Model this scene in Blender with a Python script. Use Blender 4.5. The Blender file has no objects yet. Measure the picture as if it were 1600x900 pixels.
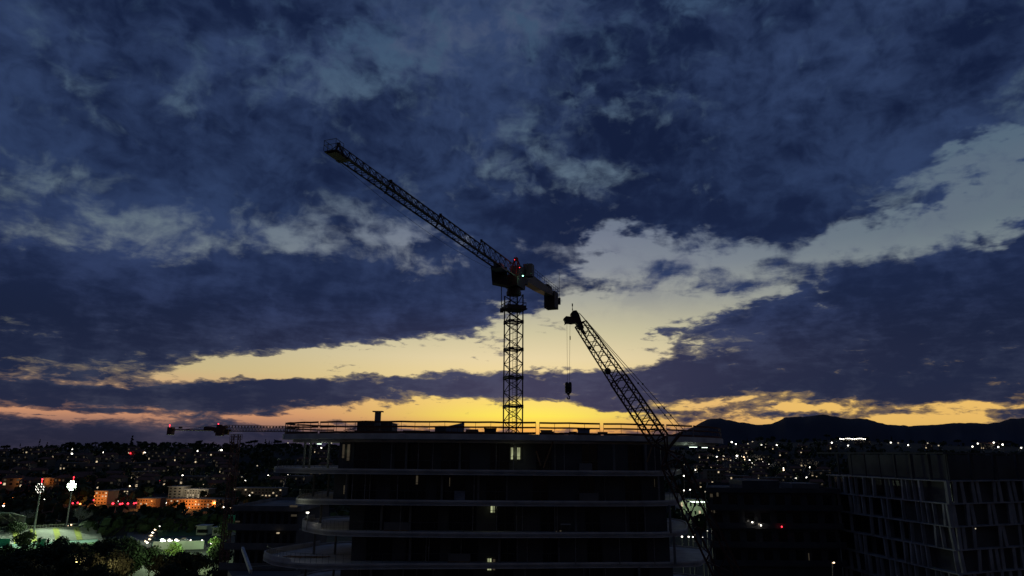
import bpy, math, random
from mathutils import Vector, Matrix, Euler
rnd = random.Random(7)
R = math.radians
S = bpy.context.scene
COL = S.collection

# ------------------------------------------------------------------ camera
CAMZ, FPX, PITCH, ROLL = 35.0, 1067.0, R(13.6), R(-0.45)
cam_d = bpy.data.cameras.new('camera')
cam_d.sensor_width = 36; cam_d.lens = 36*FPX/1600
cam_d.clip_start = 0.5; cam_d.clip_end = 60000
cam = bpy.data.objects.new('camera', cam_d); COL.objects.link(cam)
RM = Matrix.Rotation(R(90)+PITCH, 3, 'X') @ Matrix.Rotation(-ROLL, 3, 'Z')
cam.matrix_world = Matrix.Translation((0, 0, CAMZ)) @ RM.to_4x4()
S.camera = cam
S.render.resolution_x, S.render.resolution_y = 1024, 576

def ray(px, py):
    return RM @ Vector(((px-800)/FPX, (450-py)/FPX, -1))
def at(px, py, Y):
    d = ray(px, py); return Vector((0, 0, CAMZ)) + d*(Y/d.y)
def atz(px, py, z):
    d = ray(px, py); return Vector((0, 0, CAMZ)) + d*((z-CAMZ)/d.z)
def azel(px, py):
    d = ray(px, py).normalized()
    return math.degrees(math.atan2(d.x, d.y)), math.degrees(math.asin(d.z))
def xat(px, Y, z):
    """world point at depth Y and height z that shows in picture column px"""
    lo, hi = 300.0, 1100.0
    for _ in range(40):
        m = (lo+hi)/2
        if at(px, m, Y).z > z: lo = m
        else: hi = m
    p = at(px, lo, Y); return Vector((p.x, Y, z))

# ------------------------------------------------------------------ exposure
S.view_settings.view_transform = 'Standard'
try: S.view_settings.look = 'None'
except Exception: pass
S.view_settings.exposure = 0; S.view_settings.gamma = 1
S.view_settings.use_curve_mapping = False
S.render.engine = 'CYCLES'

def lin(c):
    return tuple(((v/255)/12.92 if v/255 <= .04045 else ((v/255+.055)/1.055)**2.4) for v in c)

# ------------------------------------------------------------------ world: dusk sky with clouds
SUN_AZ = azel(830, 650)[0]
W = bpy.data.worlds.new('World'); S.world = W; W.use_nodes = True
nt = W.node_tree; nt.nodes.clear()
def N(t, **k):
    n = nt.nodes.new(t)
    for a, b in k.items(): setattr(n, a, b)
    return n
def put(sock, v):
    if isinstance(v, bpy.types.NodeSocket): nt.links.new(v, sock)
    else: sock.default_value = v
def M(op, a, b=None, c=None, clamp=False):
    n = N('ShaderNodeMath', operation=op, use_clamp=clamp)
    put(n.inputs[0], a)
    if b is not None: put(n.inputs[1], b)
    if c is not None: put(n.inputs[2], c)
    return n.outputs[0]
def VM(op, a, b=None, c=None, scale=None):
    n = N('ShaderNodeVectorMath', operation=op)
    put(n.inputs[0], a)
    if b is not None: put(n.inputs[1], b)
    if c is not None: put(n.inputs[2], c)
    if scale is not None: put(n.inputs[3], scale)
    return n.outputs['Value'] if op in ('LENGTH', 'DOT_PRODUCT') else n.outputs[0]
def COMB(x, y, z=0.0):
    n = N('ShaderNodeCombineXYZ'); put(n.inputs[0], x); put(n.inputs[1], y); put(n.inputs[2], z); return n.outputs[0]
def NOISE(vec, scale, detail=6, rough=.55, lac=2.0, dist=0.0, typ='FBM', color=False):
    n = N('ShaderNodeTexNoise'); n.noise_type = typ; n.noise_dimensions = '2D'
    if 'Normalize' in [i.name for i in n.inputs]: pass
    put(n.inputs['Vector'], vec); n.inputs['Scale'].default_value = scale
    n.inputs['Detail'].default_value = detail; n.inputs['Roughness'].default_value = rough
    n.inputs['Lacunarity'].default_value = lac; n.inputs['Distortion'].default_value = dist
    return n.outputs['Color' if color else 'Fac']
def RAMP(fac, stops, interp='LINEAR'):
    n = N('ShaderNodeValToRGB'); n.color_ramp.interpolation = interp
    e = n.color_ramp.elements
    while len(e) > 1: e.remove(e[-1])
    e[0].position = stops[0][0]; e[0].color = (*stops[0][1], 1)
    for p, c in stops[1:]:
        q = e.new(p); q.color = (*c, 1)
    put(n.inputs[0], fac); return n.outputs[0]
def MIXC(f, a, b):
    n = N('ShaderNodeMix', data_type='RGBA'); n.clamp_factor = True
    put(n.inputs[0], f); put(n.inputs[6], a); put(n.inputs[7], b); return n.outputs[2]
def SS(x, a, b):
    n = N('ShaderNodeMapRange', interpolation_type='SMOOTHSTEP'); put(n.inputs[0], x)
    put(n.inputs[1], a); put(n.inputs[2], b); return n.outputs[0]

tc = N('ShaderNodeTexCoord')
dirv = VM('NORMALIZE', tc.outputs['Generated'])
sep = N('ShaderNodeSeparateXYZ'); nt.links.new(dirv, sep.inputs[0])
dx, dy, dz = sep.outputs
az = M('MULTIPLY', M('ARCTAN2', dx, dy), 180/math.pi)
el = M('MULTIPLY', M('ARCSINE', dz), 180/math.pi)
elp = M('MAXIMUM', el, 0.0)
# cloud layer plane coordinates (the layer recedes towards the horizon)
inv = M('DIVIDE', 1.0, M('ADD', M('MAXIMUM', dz, 0.0), 0.09))
plane = COMB(M('MULTIPLY', dx, inv), M('MULTIPLY', dy, inv), 0.0)
# warp the direction coordinates by noise, more strongly high up
w1 = VM('SUBTRACT', NOISE(COMB(M('MULTIPLY', az, .055), M('MULTIPLY', el, .13)), 1.6, 5, .6, color=True), (.5, .5, .5))
ws = M('MULTIPLY_ADD', M('MINIMUM', elp, 20.0), .34, 1.1)
wv = VM('MULTIPLY', VM('SCALE', w1, scale=ws), (2.6, .75, 0))
w2 = VM('SUBTRACT', NOISE(COMB(M('MULTIPLY', az, .3), M('MULTIPLY', el, .8)), 1.0, 4, .6, color=True), (.5, .5, .5))
wv2 = VM('MULTIPLY', VM('SCALE', w2, scale=M('MULTIPLY_ADD', M('MINIMUM', elp, 20.0), .09, .5)), (2.2, .7, 0))
co = VM('ADD', VM('ADD', COMB(az, el, 0.0), wv), wv2)

def BLOBS(lst, start=0.0):
    acc = start
    for (px, py, rx, ry, ang, amp) in lst:
        a0, e0 = azel(px, py)
        c, s = math.cos(R(ang)), math.sin(R(ang))
        a1, e1 = azel(px+rx*c*.5, py+rx*s*.5); a2, e2 = azel(px-ry*s*.5, py+ry*c*.5)
        v1 = Vector((a1-a0, e1-e0))*2; v2 = Vector((a2-a0, e2-e0))*2
        m = N('ShaderNodeMapping', vector_type='TEXTURE')
        nt.links.new(co, m.inputs[0])
        m.inputs['Location'].default_value = (a0, e0, 0)
        m.inputs['Rotation'].default_value = (0, 0, math.atan2(v1.y, v1.x))
        m.inputs['Scale'].default_value = (v1.length, v2.length, 1)
        g = N('ShaderNodeTexGradient', gradient_type='SPHERICAL'); nt.links.new(m.outputs[0], g.inputs[0])
        acc = M('MULTIPLY_ADD', g.outputs['Fac'], float(amp), acc)
    return acc

COVER = [
 # open strips and holes (negative), in the sky's own directions
 (420, 580, 300, 22, -3, -1.1), (560, 560, 330, 36, -6, -1.2), (720, 545, 330, 50, -8, -1.3), (860, 535, 230, 75, 0, -1.4),
 (960, 480, 150, 120, 20, -.95), (955, 402, 95, 52, 0, -.95), (1080, 495, 200, 85, 10, -1.0), (1070, 402, 200, 60, 8, -.8),
 (1250, 388, 200, 36, -8, -.62), (1410, 362, 190, 38, -22, -.85), (1550, 305, 170, 98, -45, -1.3), (1600, 290, 90, 140, 0, -1.1),
 (800, 645, 400, 38, 1, -1.5), (610, 646, 220, 24, -4, -1.0), (400, 654, 150, 10, 8, -.85), (70, 644, 190, 17, 5, -.9), (230, 673, 90, 16, 0, -.45),
 (980, 655, 150, 16, 6, -.8), (1165, 661, 110, 14, -2, -1.0), (1120, 631, 90, 9, -3, -.6), (1250, 640, 75, 9, -3, -.9), (1430, 658, 200, 15, 1, -1.0), (1510, 636, 110, 8, 0, -.8),
 (1300, 637, 120, 10, 0, -.5), (1120, 613, 70, 6, 0, -.5),
 (225, 372, 230, 90, 32, -.38), (70, 320, 110, 60, 60, -.16), (470, 390, 125, 26, 6, -.42), (662, 382, 70, 24, -4, -.40), (780, 372, 80, 26, 20, -.3),
 (300, 330, 140, 40, 30, -.15), (25, 508, 120, 22, 8, -.3), (880, 285, 160, 50, 10, -.24), (600, 80, 280, 70, -10, -.3), (780, 20, 240, 100, 0, -.28),
 (1250, 85, 110, 30, -20, -.25), (1550, 130, 120, 40, -30, -.3), (150, 598, 150, 9, 3, -.65), (110, 597, 60, 6, 0, -.4), (30, 625, 60, 6, 0, -.4), (960, 170, 60, 80, 60, -.2),
 (1200, 620, 110, 7, 0, -.35), (1330, 480, 140, 14, 4, -.3), (1180, 470, 160, 20, 6, -.35), (230, 160, 200, 60, 10, -.15), (430, 130, 160, 60, -10, -.15),
 # cloud bodies (positive)
 (420, 480, 520, 85, 3, .95), (80, 530, 420, 85, 3, .85), (690, 500, 160, 34, -6, .55), (800, 400, 120, 90, -10, .6),
 (260, 622, 420, 30, 1, 1.0), (560, 618, 300, 26, 1, 1.0), (850, 603, 330, 30, 0, 1.15), (1060, 590, 330, 34, -4, 1.1), (1000, 610, 260, 34, 0, .8),
 (1450, 530, 540, 108, -3, 1.3), (1480, 445, 300, 52, -8, .85), (1600, 378, 100, 32, -10, 1.3), (1300, 600, 420, 40, 0, .9),
 (1250, 230, 460, 190, -12, .5), (360, 240, 420, 120, 0, .35), (1130, 345, 320, 60, 2, .75), (1480, 120, 300, 120, -30, .3), (60, 130, 260, 120, 0, .2), (870, 340, 200, 40, 0, .3),
 (240, 690, 460, 30, 1, .75), (510, 655, 120, 10, 8, .3), (1050, 650, 130, 10, 0, .35),
 (920, 443, 110, 26, -6, .75), (1050, 425, 110, 24, 4, .65), (1110, 455, 130, 22, 0, .6), (1150, 505, 150, 34, -5, .7), (1035, 516, 70, 11, 0, .8), (1190, 413, 80, 18, 0, .6),
 (380, 594, 44, 7, 2, 1.1), (448, 600, 40, 5, 0, .7), (600, 596, 60, 6, 0, .4), (1020, 540, 90, 16, 0, .3), (1000, 637, 140, 7, 4, .8), (930, 628, 90, 5, 2, .5), (180, 645, 120, 6, 4, .9), (60, 648, 60, 4, 3, .9), (780, 485, 70, 20, 0, .4),
]
neg = M('MAXIMUM', BLOBS([b for b in COVER if b[5] < 0]), -.86)
pos = BLOBS([b for b in COVER if b[5] > 0])
cov = M('MINIMUM', M('ADD', M('ADD', neg, pos), M('MULTIPLY_ADD', SS(el, 12.0, 24.0), .14, .70)), 1.35)
# cloud noise: broad billows in the layer plane plus fine direction-space fraying
pw = VM('ADD', plane, VM('SCALE', VM('SUBTRACT', NOISE(plane, 1.6, 3, .5, color=True), (.5, .5, .5)), scale=.35))
iso = COMB(M('MULTIPLY', az, .1), M('MULTIPLY', el, .135), 2.0)
isw = VM('ADD', iso, VM('SCALE', VM('SUBTRACT', NOISE(iso, 1.3, 3, .55, color=True), (.5, .5, .5)), scale=.32))
n_big = NOISE(isw, 1.05, 8, .56)
n_mid = M('ADD', M('MULTIPLY', NOISE(isw, 3.7, 7, .58), .75), M('MULTIPLY', NOISE(pw, 5.5, 6, .6), .3))
# rounded lumps with brighter creases between them inside the cloud sheet
def BIL(sc, soft):
    x = M('MULTIPLY', M('SUBTRACT', NOISE(isw, sc, 3, .5), .5), 2.0)
    return M('SQRT', M('MULTIPLY_ADD', x, x, soft))
b1 = BIL(1.9, .012); b2 = BIL(5.2, .012)
puff = M('ADD', M('MULTIPLY', M('SUBTRACT', b1, .2), .62), M('MULTIPLY', M('SUBTRACT', b2, .2), .42))
n_dir = NOISE(COMB(M('MULTIPLY', az, .16), M('MULTIPLY', el, .55), 4.0), 1.0, 9, .62, dist=.25)
n_dir2 = NOISE(COMB(M('MULTIPLY', az, .75), M('MULTIPLY', el, 2.4), 9.0), 1.0, 5, .6, dist=.3)
n_lo = M('ADD', M('MULTIPLY', M('SUBTRACT', n_dir, .5), 2.1), M('MULTIPLY', M('SUBTRACT', n_dir2, .5), 1.5))
n_hi = M('ADD', M('MULTIPLY', M('SUBTRACT', n_big, .5), 1.3), M('ADD', M('MULTIPLY', M('SUBTRACT', n_mid, .5), 1.7), M('MULTIPLY', puff, .8)))
hib = SS(el, 7.0, 17.0)
nz = M('ADD', M('MULTIPLY', n_hi, hib), M('MULTIPLY', n_lo, M('SUBTRACT', 1.0, hib)))
dens = M('ADD', cov, nz)
soft_lo = M('MULTIPLY_ADD', hib, -.02, .17)
soft_hi = M('MULTIPLY_ADD', hib, .38, .58)
alpha = SS(dens, soft_lo, soft_hi)

f36 = M('DIVIDE', elp, 40.0, clamp=True)
def est(y): return max(0, azel(800, y)[1])/40
clear_c = RAMP(f36, [(est(708), lin((215, 135, 88))), (est(672), lin((250, 178, 84))), (est(650), lin((255, 232, 90))), (est(628), lin((252, 220, 112))),
    (est(590), lin((242, 216, 154))), (est(560), lin((232, 213, 168))), (est(520), lin((205, 196, 160))), (est(470), lin((168, 168, 156))), (est(420), lin((134, 140, 150))),
    (est(370), lin((116, 124, 142))), (est(290), lin((90, 108, 126))), (est(100), lin((64, 86, 112))), (1, lin((52, 72, 104)))])
clear_f = RAMP(f36, [(est(708), lin((64, 60, 82))), (est(680), lin((100, 82, 92))), (est(655), lin((205, 145, 108))), (est(630), lin((218, 165, 120))),
    (est(590), lin((196, 178, 132))), (est(540), lin((168, 168, 142))), (est(470), lin((128, 138, 140))), (est(400), lin((97, 113, 124))),
    (est(290), lin((82, 102, 121))), (est(100), lin((58, 80, 110))), (1, lin((48, 67, 102)))])
daz = M('DIVIDE', M('SUBTRACT', az, SUN_AZ), M('MULTIPLY_ADD', SS(el, 2.5, 9.0), 11.0, 11.0))
glow = M('EXPONENT', M('MULTIPLY', M('MULTIPLY', daz, daz), -1.0))
clear = MIXC(glow, clear_f, clear_c)
# right of the sun the low strips stay yellow rather than pink
yel = M('MULTIPLY', SS(az, 12.0, 24.0), SS(el, 9.0, 4.0))
clear = MIXC(M('MULTIPLY', yel, .75), clear, (*lin((240, 196, 100)), 1))
cl_dark = RAMP(f36, [(est(708), lin((44, 45, 66))), (est(660), lin((44, 49, 76))), (est(610), lin((38, 47, 77))), (est(540), lin((29, 40, 70))), (est(420), lin((24, 36, 67))), (est(250), lin((18, 29, 58))), (1, lin((21, 33, 63)))])
cl_lite = RAMP(f36, [(est(708), lin((64, 60, 82))), (est(660), lin((72, 73, 94))), (est(600), lin((58, 67, 94))), (est(500), lin((48, 61, 98))), (est(350), lin((46, 63, 99))), (est(150), lin((50, 67, 103))), (1, lin((53, 70, 104)))])
n_sh = NOISE(isw, .55, 7, .6)
shade = SS(M('ADD', M('MULTIPLY', M('SUBTRACT', 1.15, M('MULTIPLY', dens, .62)), .62), M('ADD', M('MULTIPLY', M('SUBTRACT', n_sh, .5), 1.5), M('SUBTRACT', M('MULTIPLY', M('SUBTRACT', n_mid, .5), 1.15), M('MULTIPLY', puff, .28)))), .05, .75)
cloud = MIXC(shade, cl_dark, cl_lite)
cloud = MIXC(M('MULTIPLY', glow, M('MULTIPLY', SS(el, 13.0, 5.0), .35)), cloud, (*lin((88, 80, 102)), 1))
lowfar = M('MULTIPLY', SS(el, 15.0, 8.0), M('SUBTRACT', 1.0, glow))
cloud = VM('SCALE', cloud, scale=M('SUBTRACT', 1.0, M('MULTIPLY', lowfar, .30)))
veil = M('MULTIPLY', SS(M('ADD', n_sh, M('MULTIPLY', M('SUBTRACT', n_mid, .5), 1.2)), .38, .75), M('MULTIPLY', SS(el, 10.0, 15.0), M('MULTIPLY_ADD', glow, .42, .13)))
clear = MIXC(veil, clear, MIXC(.55, cl_lite, (*lin((120, 122, 138)), 1)))
thin = M('MULTIPLY', SS(dens, 1.0, .45), M('MULTIPLY', SS(el, 13.0, 6.0), .32))
cloud = MIXC(thin, cloud, VM('SCALE', clear, scale=.75))
skyc = MIXC(alpha, clear, cloud)
# physical twilight sky added underneath
nis = N('ShaderNodeTexSky', sky_type='NISHITA'); nis.sun_disc = False
nis.sun_elevation = R(0.5); nis.sun_rotation = R(SUN_AZ); nis.altitude = 50
skyc = VM('ADD', skyc, VM('SCALE', nis.outputs[0], scale=.0006))
# the eastern sky behind the camera and the zenith are already darker
back = SS(dy, .35, -.5)
skyc = VM('SCALE', skyc, scale=M('SUBTRACT', 1.0, M('MULTIPLY', back, .58)))
skyc = VM('SCALE', skyc, scale=M('SUBTRACT', 1.0, M('MULTIPLY', SS(el, 38.0, 70.0), .4)))
ground_c = lin((10, 10, 14))
skyc = MIXC(SS(el, -.4, -2.0), skyc, (*ground_c, 1))
bg = N('ShaderNodeBackground'); put(bg.inputs[0], skyc); bg.inputs[1].default_value = 1.0
out = N('ShaderNodeOutputWorld'); nt.links.new(bg.outputs[0], out.inputs[0])

# ------------------------------------------------------------------ the sun, already at the horizon behind the mast
sl = bpy.data.lights.new('sun', 'SUN'); sl.energy = .02; sl.angle = R(.5); sl.color = (1, .7, .4)
so = bpy.data.objects.new('sun', sl); COL.objects.link(so)
so.rotation_euler = Vector((-math.sin(R(SUN_AZ)), -math.cos(R(SUN_AZ)), -.01)).to_track_quat('-Z', 'Y').to_euler()
# ------------------------------------------------------------------ materials
def mat(name, col, rough=.8, metal=0.0, var=.15, scale=1.5, bump=0.0, coat=0.0):
    m = bpy.data.materials.new(name); m.use_nodes = True
    t = m.node_tree; b = t.nodes['Principled BSDF']
    b.inputs['Roughness'].default_value = rough; b.inputs['Metallic'].default_value = metal
    if coat: b.inputs['Coat Weight'].default_value = coat
    tcn = t.nodes.new('ShaderNodeTexCoord'); n = t.nodes.new('ShaderNodeTexNoise')
    n.inputs['Scale'].default_value = scale; n.inputs['Detail'].default_value = 5
    t.links.new(tcn.outputs['Object'], n.inputs['Vector'])
    r = t.nodes.new('ShaderNodeValToRGB')
    r.color_ramp.elements[0].position = .3; r.color_ramp.elements[1].position = .7
    r.color_ramp.elements[0].color = (*[c*(1-var) for c in col], 1)
    r.color_ramp.elements[1].color = (*[min(1, c*(1+var)) for c in col], 1)
    t.links.new(n.outputs['Fac'], r.inputs[0]); t.links.new(r.outputs[0], b.inputs['Base Color'])
    if bump:
        bp = t.nodes.new('ShaderNodeBump'); bp.inputs['Strength'].default_value = bump
        t.links.new(n.outputs['Fac'], bp.inputs['Height']); t.links.new(bp.outputs[0], b.inputs['Normal'])
    return m
def emat(name, col, strength, sample=False):
    m = bpy.data.materials.new(name); m.use_nodes = True
    b = m.node_tree.nodes['Principled BSDF']; b.inputs['Base Color'].default_value = (.02, .02, .02, 1)
    b.inputs['Emission Color'].default_value = (*col, 1); b.inputs['Emission Strength'].default_value = strength
    if not sample: m.cycles.emission_sampling = 'NONE'
    return m
MT = dict(
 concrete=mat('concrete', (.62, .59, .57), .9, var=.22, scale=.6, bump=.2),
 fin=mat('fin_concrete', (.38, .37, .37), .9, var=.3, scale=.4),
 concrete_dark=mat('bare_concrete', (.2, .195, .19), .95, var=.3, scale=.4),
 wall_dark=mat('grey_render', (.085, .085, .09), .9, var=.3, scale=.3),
 glass=mat('dark_glass', (.01, .012, .016), .25, var=.05),
 frame=mat('window_frame', (.045, .045, .05), .5),
 wood=mat('timber', (.26, .15, .08), .85, var=.35, scale=3),
 rail=mat('painted_board', (.11, .035, .025), .8, var=.3, scale=2),
 crane=mat('crane_paint', (.055, .028, .026), .6, var=.25, scale=2),
 crane_red=mat('red_crane_paint', (.30, .035, .03), .55, var=.25, scale=2),
 boom=mat('boom_paint', (.09, .03, .022), .6, var=.3, scale=1.5),
 far_paint=mat('faded_red_paint', (.16, .06, .05), .6, var=.2),
 steel=mat('steel', (.12, .12, .125), .5, .5, var=.2),
 black=mat('black_steel', (.02, .02, .022), .55, var=.3),
 cabin=mat('cabin_panel', (.16, .165, .17), .6, var=.15),
 galv=mat('galvanised_post', (.3, .3, .31), .45, .6, var=.15),
 ground=mat('ground_soil', (.030, .032, .024), 1, var=.4, scale=.02),
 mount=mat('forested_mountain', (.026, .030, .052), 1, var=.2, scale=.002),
 asphalt=mat('asphalt', (.05, .05, .052), .9, var=.2, scale=.5),
 pave=mat('paving', (.22, .21, .20), .9, var=.2, scale=.4),
 turf=mat('pitch_turf', (.05, .15, .04), .95, var=.25, scale=.15),
 court=mat('court_paint', (.07, .16, .12), .85, var=.15, scale=.2),
 line=mat('line_paint', (.7, .7, .68), .7, var=.1),
 leaf=mat('leaves', (.035, .055, .024), .9, var=.45, scale=1.2),
 leaf2=mat('dark_needles', (.022, .036, .02), .9, var=.4, scale=1.2),
 bark=mat('bark', (.08, .06, .045), .95, var=.3, scale=4),
 house_w=mat('cream_render', (.17, .155, .13), .9, var=.15, scale=.5),
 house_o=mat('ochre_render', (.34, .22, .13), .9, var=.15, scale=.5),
 roof=mat('clay_tiles', (.20, .09, .06), .9, var=.3, scale=1.0),
 car_w=mat('white_car_paint', (.6, .6, .6), .3, .1, var=.03, coat=.6),
 car_d=mat('dark_car_paint', (.03, .035, .05), .3, .3, var=.1, coat=.6),
 tyre=mat('rubber', (.02, .02, .02), .9), plastic=mat('plastic_sheet', (.22, .24, .30), .5, var=.3),
 stand=mat('stand_concrete', (.40, .42, .38), .9, var=.15, scale=.3), seatpaint=mat('seat_paint', (.5, .55, .12), .7, var=.15),
 roofmetal=mat('roof_sheet', (.45, .48, .46), .5, var=.12),
 teal=mat('teal_netting', (.05, .35, .27), .8, var=.3),
)
def uneven(m, sc):
    t = m.node_tree; b = t.nodes['Principled BSDF']; tcn = t.nodes.new('ShaderNodeTexCoord'); mp = t.nodes.new('ShaderNodeMapping'); mp.inputs['Scale'].default_value = sc
    n = t.nodes.new('ShaderNodeTexNoise'); n.inputs['Scale'].default_value = 1; n.inputs['Detail'].default_value = 3; mr = t.nodes.new('ShaderNodeMapRange')
    s0 = b.inputs['Emission Strength'].default_value; mr.inputs[1].default_value = .35; mr.inputs[2].default_value = .65; mr.inputs[3].default_value = s0*.35; mr.inputs[4].default_value = s0*1.35
    t.links.new(tcn.outputs['Object'], mp.inputs[0]); t.links.new(mp.outputs[0], n.inputs['Vector']); t.links.new(n.outputs['Fac'], mr.inputs[0]); t.links.new(mr.outputs[0], b.inputs['Emission Strength']); return m
E = dict(
 white=emat('lamp_white', (1, .93, .80), 5.5), warm=emat('lamp_warm', (1, .70, .42), 4.5), orange=emat('lamp_orange', (1, .30, .07), 4.0),
 red=emat('lamp_red', (1, .03, .05), 5.0), dim=emat('lamp_dim', (1, .85, .62), .55), green=emat('lamp_green', (.25, 1, .55), 8.0),
 window=emat('lit_room', (.62, .66, .36), .62), win_dim=emat('dim_lit_room', (.85, .68, .45), .045), win_mid=emat('lit_house_window', (1, .78, .50), .7),
 flood=emat('floodlight_lamp', (.80, 1, .72), 26), tube=emat('work_light_tube', (.8, 1, .8), 3.5, True),
)

uneven(E['window'], (3.5, 1, .5)); uneven(E['win_mid'], (.8, .8, .8))
# ------------------------------------------------------------------ mesh helpers
class MB:
    def __init__(s): s.v = []; s.f = []; s.m = []; s.mats = []; s.cur = 0
    def use(s, m):
        if m not in s.mats: s.mats.append(m)
        s.cur = s.mats.index(m); return s
    def add(s, vs, fs):
        o = len(s.v); s.v += [tuple(v) for v in vs]; s.f += [tuple(i+o for i in f) for f in fs]; s.m += [s.cur]*len(fs); return s
    def box(s, c, size, rot=None):
        c = Vector(c); h = [x/2 for x in size]; vs = []
        for z in (-1, 1):
            for x, y in ((-1, -1), (1, -1), (1, 1), (-1, 1)):
                p = Vector((x*h[0], y*h[1], z*h[2]))
                if rot is not None: p = rot @ p
                vs.append(c+p)
        return s.add(vs, [(3, 2, 1, 0), (4, 5, 6, 7), (0, 1, 5, 4), (1, 2, 6, 5), (2, 3, 7, 6), (3, 0, 4, 7)])
    def b2(s, a, b): return s.box([(a[i]+b[i])/2 for i in range(3)], [abs(b[i]-a[i]) for i in range(3)])
    def bar(s, p, q, w=.1, h=None, n=4, w2=None):
        p, q = Vector(p), Vector(q); d = q-p
        if d.length < 1e-6: return s
        d.normalize(); up = Vector((0, 0, 1)) if abs(d.z) < .95 else Vector((1, 0, 0))
        a = d.cross(up).normalized(); b = a.cross(d); h = h or w; w2 = w if w2 is None else w2
        vs = []
        for base, ww in ((p, 1.0), (q, w2/w)):
            for i in range(n):
                t = 2*math.pi*(i+.5)/n; k = 1/math.cos(math.pi/n)/2 if n == 4 else .5
                vs.append(base+a*math.cos(t)*w*k*ww*1+b*math.sin(t)*h*k*ww)
        fs = [(i, (i+1) % n, n+(i+1) % n, n+i) for i in range(n)] + [tuple(range(n-1, -1, -1)), tuple(range(n, 2*n))]
        return s.add(vs, fs)
    def tube(s, p, q, r, r2=None, n=8): return s.bar(p, q, 2*r, None, n, 2*(r if r2 is None else r2))
    def prism(s, pts, z0, z1):
        n = len(pts)
        a = sum(pts[i][0]*pts[(i+1) % n][1]-pts[(i+1) % n][0]*pts[i][1] for i in range(n))
        if a < 0: pts = pts[::-1]
        vs = [(x, y, z0) for x, y in pts]+[(x, y, z1) for x, y in pts]
        return s.add(vs, [tuple(range(n-1, -1, -1)), tuple(range(n, 2*n))]+[(i, (i+1) % n, n+(i+1) % n, n+i) for i in range(n)])
    def strip(s, pts, t, z0, z1, closed=False):
        """a thin wall following a plan line"""
        n = len(pts); P = [Vector((p[0], p[1])) for p in pts]; o = []
        for i in range(n):
            a = P[i-1] if (i or closed) else P[i]; b = P[(i+1) % n] if (i < n-1 or closed) else P[i]
            d = (b-a).normalized(); o.append(P[i]+Vector((-d.y, d.x))*t)
        k = len(s.v)
        vs = [(p.x, p.y, z) for z in (z0, z1) for p in P]+[(p.x, p.y, z) for z in (z0, z1) for p in o]
        fs = []
        for i in range(n if closed else n-1):
            j = (i+1) % n
            fs += [(i, j, n+j, n+i), (2*n+j, 2*n+i, 3*n+i, 3*n+j), (n+i, n+j, 3*n+j, 3*n+i), (j, i, 2*n+i, 2*n+j)]
        if not closed: fs += [(0, n, 3*n, 2*n), (n-1, 3*n-1, 4*n-1, 2*n-1)]
        return s.add(vs, fs)
    def ball(s, c, r, seg=8, ring=5, sz=1.0):
        c = Vector(c); vs = [c+Vector((0, 0, r*sz))]; fs = []
        for i in range(1, ring):
            t = math.pi*i/ring
            for j in range(seg):
                p = 2*math.pi*j/seg; vs.append(c+Vector((r*math.sin(t)*math.cos(p), r*math.sin(t)*math.sin(p), r*sz*math.cos(t))))
        vs.append(c-Vector((0, 0, r*sz))); L = len(vs)-1
        for j in range(seg):
            k = (j+1) % seg; fs.append((0, 1+j, 1+k)); fs.append((L, 1+(ring-2)*seg+k, 1+(ring-2)*seg+j))
            for i in range(ring-2): fs.append((1+i*seg+j, 1+(i+1)*seg+j, 1+(i+1)*seg+k, 1+i*seg+k))
        return s.add(vs, fs)
    def mesh(s, name, m=None, smooth=False):
        me = bpy.data.meshes.new(name); me.from_pydata(s.v, [], s.f)
        for x in (s.mats or [m]): me.materials.append(x)
        if s.mats: me.polygons.foreach_set('material_index', s.m)
        if smooth: me.polygons.foreach_set('use_smooth', [True]*len(me.polygons))
        me.update(); return me
    def build(s, name, m=None, parent=None, smooth=False):
        if parent is not None:
            l = WL(parent); s.v = [(x-l.x, y-l.y, z-l.z) for x, y, z in s.v]
        o = bpy.data.objects.new(name, s.mesh(name, m, smooth)); COL.objects.link(o)
        if parent is not None: o.parent = parent
        return o
def WL(o):
    v = Vector((0, 0, 0))
    while o is not None: v += o.location; o = o.parent
    return v
def tag(o, label=None, cat=None, group=None, kind=None):
    if label: o['label'] = label
    if cat: o['category'] = cat
    if group: o['group'] = group
    if kind: o['kind'] = kind
    return o
def empty(name, loc, label=None, cat=None, group=None):
    o = bpy.data.objects.new(name, None); o.empty_display_size = .5; COL.objects.link(o); o.location = loc
    return tag(o, label, cat, group)
def copy_tree(o, parent=None, loc=None, rz=None, sc=None):
    c = o.copy(); COL.objects.link(c); c.parent = parent
    if loc is not None: c.location = loc
    if rz is not None: c.rotation_euler = (0, 0, rz)
    if sc is not None: c.scale = sc if isinstance(sc, (tuple, list)) else (sc, sc, sc)
    for ch in KIDS.get(o.name, []): copy_tree(ch, c)
    return c
KIDS = {}
def reg(o):
    """remember the children of a pattern thing, so copies take them along"""
    KIDS[o.name] = [c for c in COL.objects if c.parent == o]
    for c in KIDS[o.name]: reg(c)
    return o
def struct(o): o['kind'] = 'structure'; return o
def V(*a): return Vector(a)

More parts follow.
